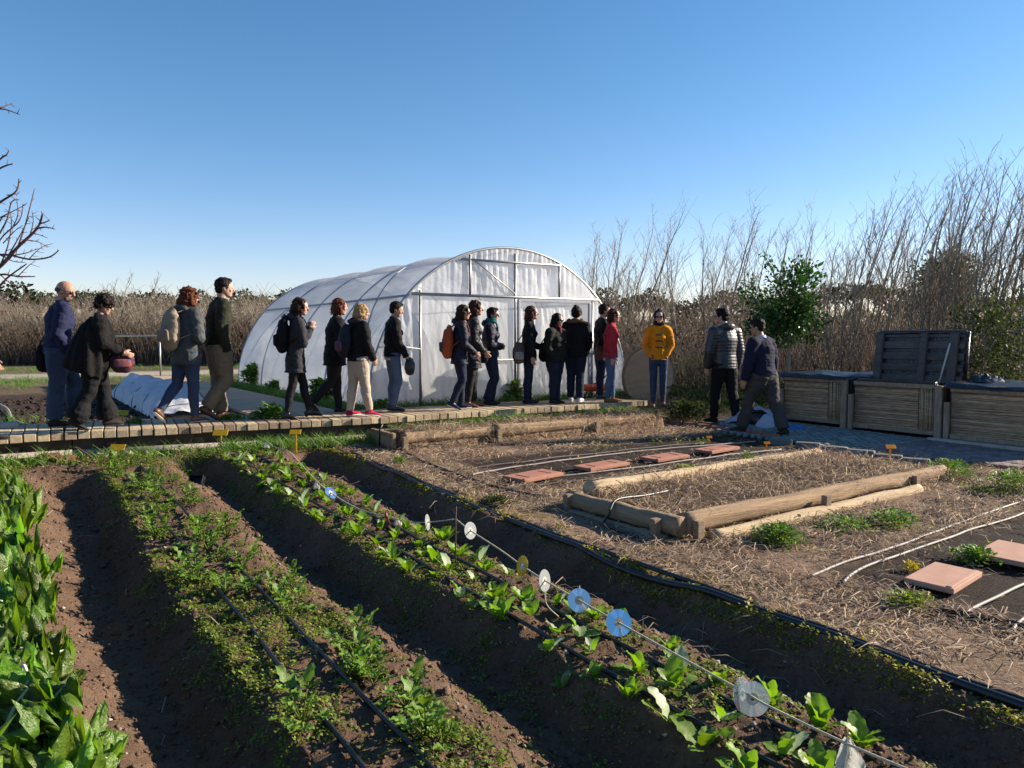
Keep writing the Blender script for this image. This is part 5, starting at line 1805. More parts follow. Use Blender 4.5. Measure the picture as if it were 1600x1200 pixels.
def far_wood(name, lst, seed):
    g = np.random.default_rng(seed); V_, F_, o_ = [], [], 0
    for px, dep, top, wpx in lst:
        zt = D(px, top, dep).z; rx = wpx / 2 / F * dep; c = D(px, 528, dep)
        n = 230
        q = g.normal(0, 1, (n, 3)); q /= np.linalg.norm(q, axis=1, keepdims=True); q *= g.uniform(.3, 1, (n, 1)) ** .5
        rz = max(1.0, rx * .55)
        p = np.array([c.x, c.y, zt - rz]) + q * np.array([rx, rx, rz])
        L = g.uniform(.14, .34, n) * rx
        v, f = leaves_np(p, g.normal(0, 1, (n, 3)) + [0, 0, .3], g.normal(0, 1, (n, 3)), L, L * .7, .1, .1)
        V_.append(v); F_.append(f + o_); o_ += len(v)
        tv, tf = tubes_np(np.array([[[c.x, c.y, 0], [c.x, c.y, zt * .5], [c.x, c.y, zt - rz]]]), np.array([[.16, .13, .1]]) * dep / 100, 3)
        V_.append(tv); F_.append(np.concatenate([tf[:, [0, 1, 2]], tf[:, [0, 2, 3]]]) + o_); o_ += len(tv)
    return stuff(np_mesh(name, np.concatenate(V_), np.concatenate(F_), M_PINE))


r = random.Random(12)
lst = [(px, r.uniform(105, 140), r.uniform(452, 474) - (12 if 1250 < px < 1400 else 0), r.uniform(34, 60)) for px in np.arange(930, 2150, 17)]
lst += [(px, r.uniform(70, 100), r.uniform(486, 502), r.uniform(30, 50)) for px in np.arange(930, 2150, 22)]
far_wood('pine_wood', lst, 4)
lst = [(px, r.uniform(80, 130), r.uniform(452, 472), r.uniform(24, 44)) for px in np.arange(-40, 480, 13)] + [(28, 70, 442, 60), (60, 72, 456, 50)]
far_wood('pine_wood', lst, 5)
# ------------------------------------------------------------------ people
SKIN = [pmat('skin_light', (.46, .275, .205), (.40, .23, .165), 14, .55, .15, 60, .35, bdist=.002), pmat('skin_tan', (.42, .22, .15), (.36, .18, .12), 14, .55, .15, 60, .35, bdist=.002)]


def cloth(name, c, k=.72, rough=.85, bscale=22, bump=.6, scale=6, sheen=.0):
    return pmat(name, c, mul(c, k), scale, rough, bump, bscale, .2, bdist=.012, sheen=sheen)


def hairm(name, c):
    return pmat(name, c, mul(c, .4), 34, .6, .9, 90, .12, (1, 1, .35), bdist=.008)


HAIR = dict(black=hairm('black_hair', (.009, .007, .007)), brown=hairm('brown_hair', (.034, .017, .011)), dark=hairm('dark_brown_hair', (.017, .0105, .008)), auburn=hairm('auburn_hair', (.115, .033, .014)), blond=hairm('blond_hair', (.42, .26, .11)),
            red=hairm('reddish_hair', (.06, .02, .012)), grey=hairm('grey_hair', (.10, .09, .08)))
M_SHADES = pmat('dark_lens', (.01, .01, .012), None, 8, .15, 0, None, .6)
M_EYE = pmat('eye_dark', (.03, .02, .015), None, 8, .2, 0, None, .5)
M_SOLE = pmat('white_sole', (.62, .60, .57), (.5, .48, .45), 9, .6, .1, 40, .3)


def remeshed(mb, name, mat, parent, voxel, smooth_it=2, disp=None, adapt=0.):
    """union of overlapping closed shapes as one continuous surface"""
    me = bpy.data.meshes.new('tmp')
    me.from_pydata([tuple(v) for v in mb.v], [], mb.f)
    o = bpy.data.objects.new('tmp', me); COL.objects.link(o)
    md = o.modifiers.new('r', 'REMESH'); md.mode = 'VOXEL'; md.voxel_size = voxel; md.adaptivity = adapt
    if smooth_it:
        sm = o.modifiers.new('s', 'SMOOTH'); sm.factor = .5; sm.iterations = smooth_it
    dg = bpy.context.evaluated_depsgraph_get()
    ev = o.evaluated_get(dg)
    m2 = bpy.data.meshes.new_from_object(ev)
    bpy.data.objects.remove(o); bpy.data.meshes.remove(me)
    if disp:
        nl = [v.normal.copy() for v in m2.vertices]
        for v, n in zip(m2.vertices, nl): v.co = v.co + n * disp(v.co, n)
    off = world_loc(parent)
    n = len(m2.vertices); a = np.empty(n * 3); m2.vertices.foreach_get('co', a)
    a = a.reshape(-1, 3) - np.array(off); m2.vertices.foreach_set('co', a.ravel())
    m2.materials.clear(); m2.materials.append(mat)
    m2.polygons.foreach_set('use_smooth', np.ones(len(m2.polygons), dtype=bool))
    m2.update(); m2.name = name
    ob = bpy.data.objects.new(name, m2); COL.objects.link(ob); ob.parent = parent
    return ob


def folds(amp, fx=9, sd=0.):
    """soft cloth creases"""
    def f(p, n):
        return amp * (mnoise.noise((p.x * fx + sd, p.y * fx, p.z * fx * 1.5)) + .55 * mnoise.noise((p.x * fx * 2.3, p.y * fx * 2.3 + sd, p.z * fx * 3.6)))
    return f


class Person:
    pass


def person(label, px, ytop, ybot, lvl=DECK, yaw=0, dy=0., legs=((0, 0), (0, 0)), arms=((0, 10), (0, 10)), abd=(8, 8), inw=(0, 0), lean=2, head=(0, 0), bulk=1., fem=True,
           top=None, hem=.02, topw=1., trousers=None, legw=1., shoe=('shoe', None, None), hair=('short', 'dark'), skin=0, scarf=None, hood=None, glasses=False, shirt=None, flare=1., puff=False, toes=(0, 0), seed=1, group='visitors walking round the garden', hands=(1, 1), coatname='jacket', depth=None, hipdx=0., collar=True, beard=None, H=None, slim=1., short_scarf=False):
    """px: where the hips stand; ytop/ybot: head top and ground contact in the photograph.
    legs: per leg (left, right) thigh and shin angle from vertical, + = forwards; arms likewise"""
    foot = P(px, ybot, lvl) if depth is None else D(px, ybot, depth)
    foot.z = lvl if depth is None else foot.z
    dep = foot.dot(FWD)
    if H is None: H = D(px, ytop, dep).z - foot.z
    q = Person(); q.H = H; q.foot = foot
    ya = R(yaw) - math.atan((px - 800) / F)          # yaw is how the person looks turned from the path's side
    Fd = (RGT * math.cos(ya) + FWD * math.sin(ya)).normalized()      # facing; yaw 0 = to the right of the photo, 90 = away
    Ld = UP.cross(Fd)                                                # the person's left
    q.F, q.L = Fd, Ld
    root = empty('person', foot); tag(root, label, 'person', group)
    q.root = root
    rot = lambda v, deg: Fd * math.sin(R(deg)) * v - UP * math.cos(R(deg)) * v
    th_, sh_ = .245 * H, .235 * H
    ankh = .045 * H
    # hip height so that the lower ankle stands
    drops = [th_ * math.cos(R(t)) + sh_ * math.cos(R(s)) + (ankh if not toe else ankh * math.cos(R(toe)) + .115 * H * max(0, math.sin(R(toe)))) for (t, s), toe in zip(legs, toes)]
    hz_ = max(drops)
    hip = foot + UP * hz_ + Fd * hipdx
    hw = .052 * H
    J = {}
    for s, nm, (t, sh), toe in ((1, 'l', legs[0], toes[0]), (-1, 'r', legs[1], toes[1])):
        hj = hip + Ld * (hw * s)
        kn = hj + rot(th_, t); an = kn + rot(sh_, sh)
        tdir = (Fd * math.cos(R(toe)) - UP * math.sin(R(toe)) + Ld * (.12 * s)).normalized()
        J[nm] = (hj, kn, an, tdir)
    up = (UP * math.cos(R(lean)) + Fd * math.sin(R(lean))).normalized()
    fw = (Fd * math.cos(R(lean)) - UP * math.sin(R(lean))).normalized()
    q.up, q.fw = up, fw
    # the spine lengthens or shortens a little so that the head top meets H in spite of bent knees
    waist = hip + up * (.10 * H)
    chest = hip + up * (.22 * H)
    shc = hip + up * (.295 * H)
    neck = hip + up * (.325 * H) + fw * (.0 * H)
    q.hip, q.waist, q.chest, q.shc, q.neck = hip, waist, chest, shc, neck
    sw = (.100 if fem else .118) * H * (.5 + .5 * bulk)
    ual, fal = .172 * H, .150 * H
    A = {}
    for s, nm, (u, f), ab, iw in ((1, 'l', arms[0], abd[0], inw[0]), (-1, 'r', arms[1], abd[1], inw[1])):
        sj = shc + Ld * (sw * s) - up * (.012 * H)
        ud = (Fd * math.sin(R(u)) - UP * math.cos(R(u)) * math.cos(R(ab)) + Ld * (s * math.sin(R(ab)))).normalized()
        el = sj + ud * ual
        fd = (Fd * math.sin(R(f)) * math.cos(R(iw)) - UP * math.cos(R(f)) - Ld * (s * math.sin(R(iw)) * (.4 + abs(math.sin(R(f)))))).normalized()
        wr = el + fd * fal
        A[nm] = (sj, el, wr, fd)
    q.A, q.J = A, J
    # head frame
    hy, hp = head
    hf = Matrix.Rotation(R(hy), 3, UP) @ Fd
    hl = UP.cross(hf)
    hu = (UP * math.cos(R(hp)) + hf * math.sin(R(hp))).normalized()
    hf = hu.cross(hl) * -1
    hf = hl.cross(hu)
    hh = .069 * H
    hc = neck + UP * (.024 * H + hh * 1.06) + Fd * (.012 * H + .10 * H * math.sin(R(max(0, lean))) * .3) + hf * (.018 * H)
    q.hc, q.hf, q.hl, q.hu, q.hh = hc, hf, hl, hu, hh
    at = lambda f, l, u: hc + hf * (f * hh) + hl * (l * hh) + hu * (u * hh)
    # ---- body: one continuous surface
    mb = MB()
    hax = (hf, hl, hu)
    mb.ell(at(-.06, 0, .18), (hh * .90, hh * .70, hh * .86), hax, 16, 12)
    mb.ell(at(.12, 0, -.28), (hh * .66, hh * .57, hh * .68), hax, 14, 10)
    mb.ell(at(.48, 0, -.72), (hh * .26, hh * .30, hh * .22), hax, 10, 8)
    mb.tube([at(.78, 0, .12), at(.93, 0, -.18), at(.80, 0, -.24)], [hh * .09, hh * .15, hh * .12], 8, 'round')      # nose
    mb.ell(at(.66, 0, .22), (hh * .16, hh * .46, hh * .10), hax)                                                    # brow
    mb.ell(at(.70, 0, -.47), (hh * .10, hh * .22, hh * .055), hax); mb.ell(at(.68, 0, -.56), (hh * .10, hh * .19, hh * .055), hax)  # lips
    for s in (1, -1):
        mb.ell(at(-.08, .70 * s, -.08), (hh * .17, hh * .07, hh * .24), hax, 8, 8)
        mb.ell(at(.55, .34 * s, -.20), (hh * .17, hh * .2, hh * .2), hax, 8, 8)
    nr = hh * (.42 if fem else .50)
    mb.tube([neck - up * (.05 * H), neck, at(-.12, 0, -.35)], [nr * 1.15, nr, nr * .95], 12, 'round')
    mb.tube([hip - UP * .02 * H, waist, chest, shc, neck], [.052 * H, .05 * H, .062 * H, .055 * H, nr], 12, 'round', Ld, .7)
    for nm, s in (('l', 1), ('r', -1)):
        sj, el, wr, fd = A[nm]
        mb.tube([shc, sj], [.035 * H, .028 * H], 10, 'round'); mb.tube([sj, el, wr], [.026 * H, .021 * H, .0145 * H], 10, 'round')
        hj, kn, an, td = J[nm]
        mb.tube([hip, hj], [.045 * H, .042 * H], 10, 'round'); mb.tube([hj, kn, an], [.042 * H, .028 * H, .020 * H], 10, 'round')
        mb.tube([an, an + td * (.045 * H) - UP * .03 * H], [.016 * H, .010 * H], 8, 'round')
        if hands[0 if nm == 'l' else 1]:
            # hand: palm, four unequal curled fingers, thumb from the side of the palm
            hs = H / 1.7
            fx = fd
            pn = (Ld * (-s) + Fd * .25); pn = (pn - fx * fx.dot(pn)).normalized()   # palm faces the body
            wd = fx.cross(pn).normalized()                                           # across the knuckles
            if wd.dot(Fd) < 0: wd = -wd
            pc = wr + fx * (.045 * hs)
            mb.tube([wr - fx * .02 * hs, wr + fx * (.03 * hs), wr + fx * (.085 * hs)], [.026 * hs, .036 * hs, .038 * hs], 10, 'round', wd, .42)
            for i, (o_, ln) in enumerate(((.029, .070), (.010, .080), (-.010, .074), (-.028, .058))):
                k0 = wr + fx * (.088 * hs) + wd * (o_ * hs)
                k1 = k0 + (fx * .9 + pn * .35).normalized() * (ln * .5 * hs)
                k2 = k1 + (fx * .55 + pn * .8).normalized() * (ln * .5 * hs)
                mb.tube([k0 - fx * .02 * hs, k0, k1, k2], [.0095 * hs, .0095 * hs, .0085 * hs, .007 * hs], 8, 'round')
            t0 = wr + fx * (.028 * hs) + wd * (.028 * hs)
            t1 = t0 + (fx * .6 + wd * .65 + pn * .3).normalized() * (.036 * hs); t2 = t1 + (fx * .9 + wd * .1 + pn * .4).normalized() * (.03 * hs)
            mb.tube([t0, t1, t2], [.013 * hs, .011 * hs, .0085 * hs], 8, 'round')
    remeshed(mb, 'body', SKIN[skin], root, .0068, 1)
    for s in (1, -1):
        e = MB()
        if glasses:
            continue
        e.ell(at(.735, .27 * s, .05), (hh * .05, hh * .09, hh * .05), hax, 8, 6); e.build('eye', M_EYE, root, True)
    if glasses:
        for s in (1, -1):
            e = MB(); e.ell(at(.80, .29 * s, .05), (hh * .06, hh * .24, hh * .17), hax, 12, 8); e.build('lens', M_SHADES, root, True)
        e = MB(); e.tube([at(-.05, .74, .10), at(.6, .66, .12), at(.82, .45, .12), at(.86, 0, .1), at(.82, -.45, .12), at(.6, -.66, .12), at(-.05, -.74, .10)], hh * .022, 6); e.build('glasses_frame', M_SHADES, root, True)
    # ---- hair
    style, hcol = hair
    hm = MB(); amp, vox = .007, .009
    if style in ('short', 'bald'):
        if style == 'short':
            hm.ell(at(-.15, 0, .36), (hh * .90, hh * .76, hh * .82), hax, 16, 12)
            hm.ell(at(-.45, 0, -.05), (hh * .52, hh * .70, hh * .62), hax, 14, 10)
            hm.ell(at(.35, 0, .88), (hh * .42, hh * .52, hh * .2), hax, 12, 8)
            for s in (1, -1): hm.ell(at(.02, .62 * s, .16), (hh * .3, hh * .16, hh * .34), hax, 8, 8)
            amp = .008
        else:
            for a_ in range(-8, 9):
                t = a_ / 8 * 1.75
                hm.ell(at(-.10 - .80 * math.cos(t), .655 * math.sin(t), -.02), (hh * .12, hh * .10, hh * .26), hax, 8, 8)
            amp = .002
    else:
        hm.ell(at(-.22, 0, .38), (hh * .90, hh * .82, hh * .84), hax, 16, 12)
        hm.ell(at(-.42, 0, -.02), (hh * .62, hh * .80, hh * .72), hax, 14, 10)
        for s in (1, -1): hm.ell(at(.22, .62 * s, .2), (hh * .38, hh * .24, hh * .5), hax, 8, 8)
        rr_ = random.Random(seed)
        if style in ('bob', 'curly', 'long'):
            ln = {'bob': .85, 'curly': 1.25, 'long': 1.75}[style]
            for a_ in range(-4, 5):
                t = a_ / 4 * 1.75
                b0 = at(-.25 - .52 * math.cos(t), .72 * math.sin(t), -.05)
                sw_ = rr_.uniform(-.15, .15)
                b1 = at(-.3 - .62 * math.cos(t) + sw_, .78 * math.sin(t), -ln * rr_.uniform(.7, 1.05))
                hm.tube([b0, b0.lerp(b1, .5) + hl * rr_.uniform(-.015, .015), b1], [hh * .40, hh * (.46 if style == 'curly' else .38), hh * .26], 10, 'round')
            amp = .022 if style == 'curly' else .012
        if style == 'bun':
            hm.ell(at(-.5, 0, 1.14), (hh * .30, hh * .30, hh * .28), hax, 12, 8); amp = .006
        if style == 'lowbun':
            hm.ell(at(-.95, 0, -.2), (hh * .34, hh * .36, hh * .34), hax, 12, 8); amp = .005
        if style == 'wild':
            hm.ell(at(-.1, 0, .45), (hh * 1.05, hh * .95, hh * .85), hax, 14, 10); amp = .022
    fr = 26 if style in ('curly', 'wild') else 38
    remeshed(hm, 'hair', HAIR[hcol], root, vox, 1, lambda p, n: amp * (mnoise.noise(p * fr) + .6 * mnoise.noise(p * fr * 2.1)))
    if style in ('curly', 'long', 'wild', 'bob'):
        st = MB(); rr_ = random.Random(seed + 5)
        for i in range(64):
            a_ = rr_.uniform(-2.1, 2.1); b0 = at(-.25 - .7 * math.cos(a_), .82 * math.sin(a_), rr_.uniform(-.9, .7))
            d_ = (b0 - hc).normalized() * .6 + UP * rr_.uniform(-1, .5) + Vector((rr_.uniform(-1, 1), rr_.uniform(-1, 1), 0)) * .5
            st.tube([b0, b0 + d_ * hh * .28, b0 + d_ * hh * .4 + RGT * (-hh * rr_.uniform(0, .3))], [.004, .003, .0015], 4)
        st.build('loose_strands', HAIR[hcol], root, True)
    if beard:
        e = MB()
        for a_ in (-.5, -.25, 0, .25, .5): e.ell(at(.62 - abs(a_) * .35, a_ * .8, -.68), (hh * .17, hh * .17, hh * .24), hax, 8, 8)
        e.ell(at(.78, 0, -.38), (hh * .08, hh * .24, hh * .07), hax, 8, 6)
        remeshed(e, 'beard', HAIR[beard], root, .007, 1)
    # ---- trousers
    bw = bulk * (.5 + .5 * slim)
    tm = MB()
    tm.tube([hip + UP * (.075 * H), hip + UP * (.02 * H), hip - UP * (.035 * H)], [.083 * H * bw, .093 * H * bw, .080 * H * bw], 16, 'round', Ld, .74)
    tm.ell(hip - Fd * (.03 * H) - UP * .002 * H, (.05 * H * bw, .082 * H * bw, .06 * H), (Fd, Ld, UP), 12, 10)
    for nm, s in (('l', 1), ('r', -1)):
        hj, kn, an, td = J[nm]
        rr0, rk, ra = .062 * H * legw * bw, .043 * H * legw, .031 * H * legw * flare
        tm.tube([hj + UP * .02 * H, hj.lerp(kn, .35), hj.lerp(kn, .8), kn, kn.lerp(an, .35) - Fd * .008 * H, kn.lerp(an, .75), an - (an - kn).normalized() * .0], [rr0, rr0 * .93, rk * 1.08, rk, rk * .98, ra * 1.08, ra], 14, 'flat', Ld, 1.0)
    if trousers: remeshed(tm, 'trousers', trousers, root, .0105, 2, folds(.0055 * (1.5 if legw > 1.1 else 1), 11, seed))
    # ---- shoes
    sk, smat, sole = shoe
    for nm, s in (('l', 1), ('r', -1)):
        hj, kn, an, td = J[nm]
        un = Ld.cross(td) * -1
        un = td.cross(Ld); 
        if un.z < 0: un = -un
        hs = H
        e = MB()
        b0 = an - un * (.026 * hs) - td * (.022 * hs)
        hl_ = .012 * hs if sk == 'heel' else 0
        e.tube([b0, b0 + td * .04 * hs + un * hl_ * .3, b0 + td * .085 * hs - un * .004 * hs - un * hl_ * .2, b0 + td * .125 * hs - un * .011 * hs - un * hl_ * .8], [.024 * hs, .026 * hs, .027 * hs, .017 * hs], 12, 'round', Ld, [.95, .85, .62, .6])
        topz = {'shoe': .012, 'sneaker': .022, 'ankle': .07, 'boot': .17, 'heel': .085}[sk]
        ud = (kn - an).normalized()
        wdt = {'boot': .034, 'ankle': .030, 'heel': .028}.get(sk, .024) * hs
        e.tube([b0 + td * .018 * hs, an, an + ud * (topz * hs)], [.023 * hs, .026 * hs, wdt if sk in ('boot', 'ankle', 'heel') else .026 * hs], 12, 'round')
        so_ = remeshed(e, 'boot' if sk in ('boot', 'heel', 'ankle') else 'shoe', smat, root, .007, 2)
        e = MB()
        c0 = b0 - un * (.019 * hs)
        e.tube([c0 - td * .012 * hs, c0 + td * .04 * hs - un * hl_ * .2, c0 + td * .09 * hs - un * hl_ * .7, c0 + td * .128 * hs - un * .004 * hs - un * hl_], [.019 * hs, .023 * hs, .028 * hs, .016 * hs], 12, 'round', Ld, .26)
        if sk == 'heel': e.tube([b0 - td * .008 * hs, b0 - td * .004 * hs - un * (.038 * hs)], [.018 * hs, .012 * hs], 8)
        so2 = e.build('sole', sole or M_BLACK, so_, True)
    # ---- top garment
    if top:
        jm = MB()
        tw = topw * bulk * 1.07
        hemp = hip - UP * (hem * H)
        hemw = (.094 + .10 * max(0, hem)) * H * tw
        pts = [hemp, hip + UP * (.03 * H) - UP * max(0, hem - .05) * .3 * H, waist, chest, shc + up * .004 * H, neck + up * .004 * H]
        wd = [hemw, .094 * H * tw, (.084 if fem else .09) * H * tw, (.096 if fem else .104) * H * tw, (.086 if fem else .10) * H * (.5 + .5 * tw), .040 * H]
        jm.tube(pts, wd, 20, 'flat', Ld, [.74, .74, .74, .74, .62, .95])
        if fem: jm.ell(chest + fw * (.052 * H * tw) - up * .015 * H, (.035 * H, .075 * H * tw, .04 * H), (fw, Ld, up), 12, 8)
        for nm, s in (('l', 1), ('r', -1)):
            sj, el, wr, fd = A[nm]
            k_ = (.5 + .5 * tw) * (1.12 if puff else 1)
            jm.tube([shc + Ld * (s * sw * .45) + up * .006 * H, sj], [.05 * H, .048 * H * k_], 12, 'round')
            jm.tube([sj, sj.lerp(el, .5), el, el.lerp(wr, .5), wr], [.047 * H * k_, .045 * H * k_, .040 * H * k_, .036 * H * k_, .028 * H * k_], 12, 'flat')
            jm.ell(el, (.040 * H * k_,) * 3, None, 10, 8)
        if collar:
            jm.tube([neck - up * .015 * H, neck + up * .026 * H + fw * .004 * H], [.05 * H, .043 * H], 14, 'flat', Ld, .95)
        if hood:
            hb = neck - fw * (.052 * H) + up * (.008 * H)
            jm.ell(hb, (.04 * H, .068 * H, .036 * H), (fw, Ld, up), 14, 10)
        if puff:
            ax_ = up
            fn = lambda p, n: .0042 * abs(math.sin((p - hip).dot(ax_) * 62)) + .003 * mnoise.noise(p * 14)
        else:
            fn = folds(.0115, 9, seed)
        jk = remeshed(jm, coatname, top, root, .0105, 2, fn)
        # hem, cuffs and front fastening give the garment its edges
        e = MB(); n_ = 28
        e.tube([hemp + UP * .004 + (Ld * math.cos(t) * hemw + Fd * math.sin(t) * hemw * .74) * 1.0 for t in np.linspace(0, 2 * math.pi, n_)], .007, 5); e.build('hem', top, jk, True)
        for nm in ('l', 'r'):
            wr, fd = A[nm][2], A[nm][3]
            e = MB(); e.tube([wr - fd * .02, wr + fd * .004], .030 * H * (.5 + .5 * tw), 12); e.build('cuff', top, jk, True)
        if isinstance(hood, bpy.types.Material):
            e = MB(); hb = neck - fw * (.05 * H) + up * (.02 * H)
            e.tube([hb + Ld * (math.cos(t) * .076 * H) - fw * (math.sin(t) * .045 * H - .01 * H) - up * (.012 * H * math.sin(t)) for t in np.linspace(-.5, math.pi + .5, 20)], .019 * H, 8, 'round')
            remeshed(e, 'fur_trim', hood, jk, .008, 0, lambda p, n: .008 * mnoise.noise(p * 60))
    if shirt:
        e = MB(); hp_ = hip - UP * ((hem + .035) * H)
        e.tube([hp_, hip - UP * (hem - .03) * H, hip + UP * .06 * H], [.099 * H * bulk, .093 * H * bulk, .088 * H * bulk], 18, 'flat', Ld, .76)
        remeshed(e, 'shirt', shirt, root, .010, 2, folds(.006, 12, seed))
    if scarf:
        e = MB(); nb_ = neck + up * .03 * H
        for k_, (r_, z_) in enumerate(((.047, -.004), (.045, .016))):
            e.tube([nb_ + (Ld * math.cos(t) + fw * math.sin(t) * .95) * (r_ * H) + up * (z_ * H + .008 * math.sin(t * 3 + k_)) + fw * .012 * H for t in np.linspace(0, 2 * math.pi, 18)], .018 * H, 8)
        if not short_scarf: e.tube([nb_ + fw * .06 * H, nb_ + fw * .075 * H - up * .06 * H, nb_ + fw * .08 * H - up * .12 * H], [.018 * H, .022 * H, .02 * H], 8, 'round', Ld, .5)
        remeshed(e, 'scarf', scarf, root, .009, 1, folds(.005, 22, seed))
    return q


def backpack(q, label, mat, size=(.15, .27, .36), drop=.0, side=0., cat='backpack', name='backpack', back=.155, strap=True, pocket=None):
    """hangs on the back of person q; size = depth, width, height"""
    H = q.H
    c = q.chest - q.fw * (back * H / 1.65 * .62 + size[0] * .5) + q.up * (.0 - drop) + q.L * side
    o = empty(name, c - q.up * size[2] * .5); tag(o, label, cat)
    d, w, h = size
    mb = MB()
    mb.tube([c - q.up * h * .5, c - q.up * h * .35 - q.fw * .02, c, c + q.up * h * .35, c + q.up * h * .5 + q.fw * .02], [w * .40, w * .5, w * .5, w * .42, w * .24], 16, 'round', q.L, [d / w * .95, d / w, d / w * .95, d / w * .85, d / w * .7])
    remeshed(mb, 'body', mat, o, .011, 2, folds(.007, 12, w * 100))
    mb = MB(); mb.tube([c - q.fw * (d * .5) - q.up * h * .36, c - q.fw * (d * .56) - q.up * h * .12], [w * .36, w * .34], 12, 'round', q.L, .28); mb.build('pocket', pocket or mat, o, True)
    mb = MB(); mb.tube([c + q.up * h * .48 + q.fw * .03, c + q.up * h * .60, c + q.up * h * .48 - q.fw * .03], .008, 6); mb.build('handle', mat, o, True)
    if strap:
        for s in (1, -1):
            sh = q.shc + q.L * (s * .068 * H) + q.up * .042 * H
            mb = MB(); mb.tube(smooth_pts([c + q.up * h * .4 + q.L * (s * .06), sh - q.fw * .03, sh + q.fw * .045 * H - q.up * .01 * H, q.chest + q.L * (s * .085 * H) + q.fw * .078 * H, q.chest + q.L * (s * .105 * H) - q.up * .06 * H, c - q.up * h * .35 + q.L * (s * w * .4)], 4), .016, 6, 'flat', q.L, .4); mb.build('strap', mat, o, True)
    return o


def bag(label, c, X, Z, size, mat, to=None, cat='bag', name='shoulder_bag', pocket=None):
    """a soft bag with top centre c, wide along X; strap up to point `to`"""
    w, d, h = size
    o = empty(name, c - UP * h); tag(o, label, cat)
    mb = MB()
    mb.tube([c - UP * h, c - UP * h * .75, c - UP * h * .35, c], [w * .42, w * .52, w * .5, w * .36], 16, 'round', X, [d / w, d / w * 1.1, d / w, d / w * .7])
    remeshed(mb, 'body', mat, o, .010, 2, folds(.008, 14, w * 77))
    Y = UP.cross(Vector(X)).normalized()
    if pocket:
        mb = MB(); mb.tube([c - UP * h * .85 - Y * d * .48, c - UP * h * .5 - Y * d * .52], [w * .36, w * .34], 12, 'round', X, .2); mb.build('pocket', pocket, o, True)
    if to is not None:
        for s in (1, -1):
            mb = MB(); mb.tube(smooth_pts([c + Vector(X) * (w * .33 * s) - UP * .02, (c + Vector(X) * (w * .2 * s)).lerp(to, .5) + Y * .01, to], 4), .009, 6); mb.build('strap', mat, o, True)
    return o


NAVY = cloth('navy_fleece_cloth', (.016, .020, .058)); JEAN = cloth('blue_denim', (.042, .064, .118), .6, .85, 40); JEANL = cloth('pale_denim', (.085, .13, .225), .65, .85, 40); JEAND = cloth('dark_denim', (.014, .020, .042), .7, .85, 40)
BLK = cloth('black_cloth', (.0085, .0085, .010)); BLK2 = cloth('black_knit', (.012, .011, .011), .7, .95, 60, .9); GREYP = cloth('grey_parka_cloth', (.075, .082, .085), .6, .8, 30, .9); OLIVE = cloth('dark_green_fleece', (.022, .024, .014)); KHAKI = cloth('khaki_cotton', (.19, .145, .095), .75)
GREYC = cloth('charcoal_coat_cloth', (.032, .031, .037)); TIGHT = cloth('black_tights', (.010, .010, .012), .8, .7); BEIGE = cloth('beige_cotton', (.42, .335, .265), .85); NAVYC = cloth('dark_navy_coat_cloth', (.011, .013, .028), .7, .6, 18, .8); PADDED = cloth('dark_padded_coat', (.018, .018, .026), .7, .55, 16, .9)
RED = cloth('red_knit', (.42, .028, .040), .7, .9, 60); WHITE = cloth('white_cotton', (.62, .60, .62), .9); YEL = cloth('mustard_wool', (.62, .235, .012), .8, .95, 50); GREYT = cloth('grey_wool_trousers', (.055, .052, .050)); PUFF = pmat('black_quilted_nylon', (.030, .031, .034), (.02, .02, .024), 5, .42, .3, 30, .5)
PINKW = cloth('pale_pink_cotton', (.52, .42, .39), .9); BROWNL = pmat('brown_leather', (.13, .055, .03), (.08, .035, .02), 9, .45, .2, 40, .4); TANL = pmat('tan_suede', (.26, .115, .045), (.19, .085, .035), 9, .8, .2, 40, .2); BLKL = pmat('black_leather', (.012, .012, .013), (.008, .008, .009), 9, .32, .2, 40, .5)
DKSUEDE = pmat('dark_suede', (.035, .028, .025), (.02, .017, .015), 9, .8, .2, 40, .2); REDS = pmat('red_canvas', (.36, .012, .045), (.26, .01, .035), 9, .8, .2, 40, .2); WHS = pmat('white_canvas', (.60, .62, .68), (.5, .52, .58), 9, .7, .2, 40, .2); FUR = cloth('brown_fur', (.16, .095, .045), .45, .95, 70, 1.)
M_TEAL = cloth('teal_scarf_cloth', (.012, .13, .115)); M_WINE = cloth('wine_scarf_cloth', (.13, .012, .026)); M_BLKSC = cloth('black_scarf_cloth', (.014, .012, .016))
GREYTR = cloth('ankle_grey', (.03, .03, .03))

# 1 bald man in navy at the left
p1 = person('bald bearded man in navy jacket and blue jeans at the left walk end', 93, 441, 664, yaw=8, legs=((26, 2), (-3, -6)), arms=((-12, 26), (-14, 30)), abd=(5, 5), inw=(8, 8), lean=6, head=(-34, 16), fem=False, bulk=1.08, top=NAVY, hem=.0, topw=1.06, trousers=JEAN, legw=1.22, flare=1.35, shoe=('shoe', DKSUEDE, None), hair=('bald', 'grey'), beard='grey', glasses=True, skin=1, seed=1, toes=(-4, 0), hands=(0, 0))
bag('black messenger bag hanging behind the bald man in navy', p1.hip - p1.F * .07 * p1.H + UP * .05 + p1.L * .12, p1.F, UP, (.20, .09, .28), BLK, p1.hip + p1.L * .14 + UP * .42)
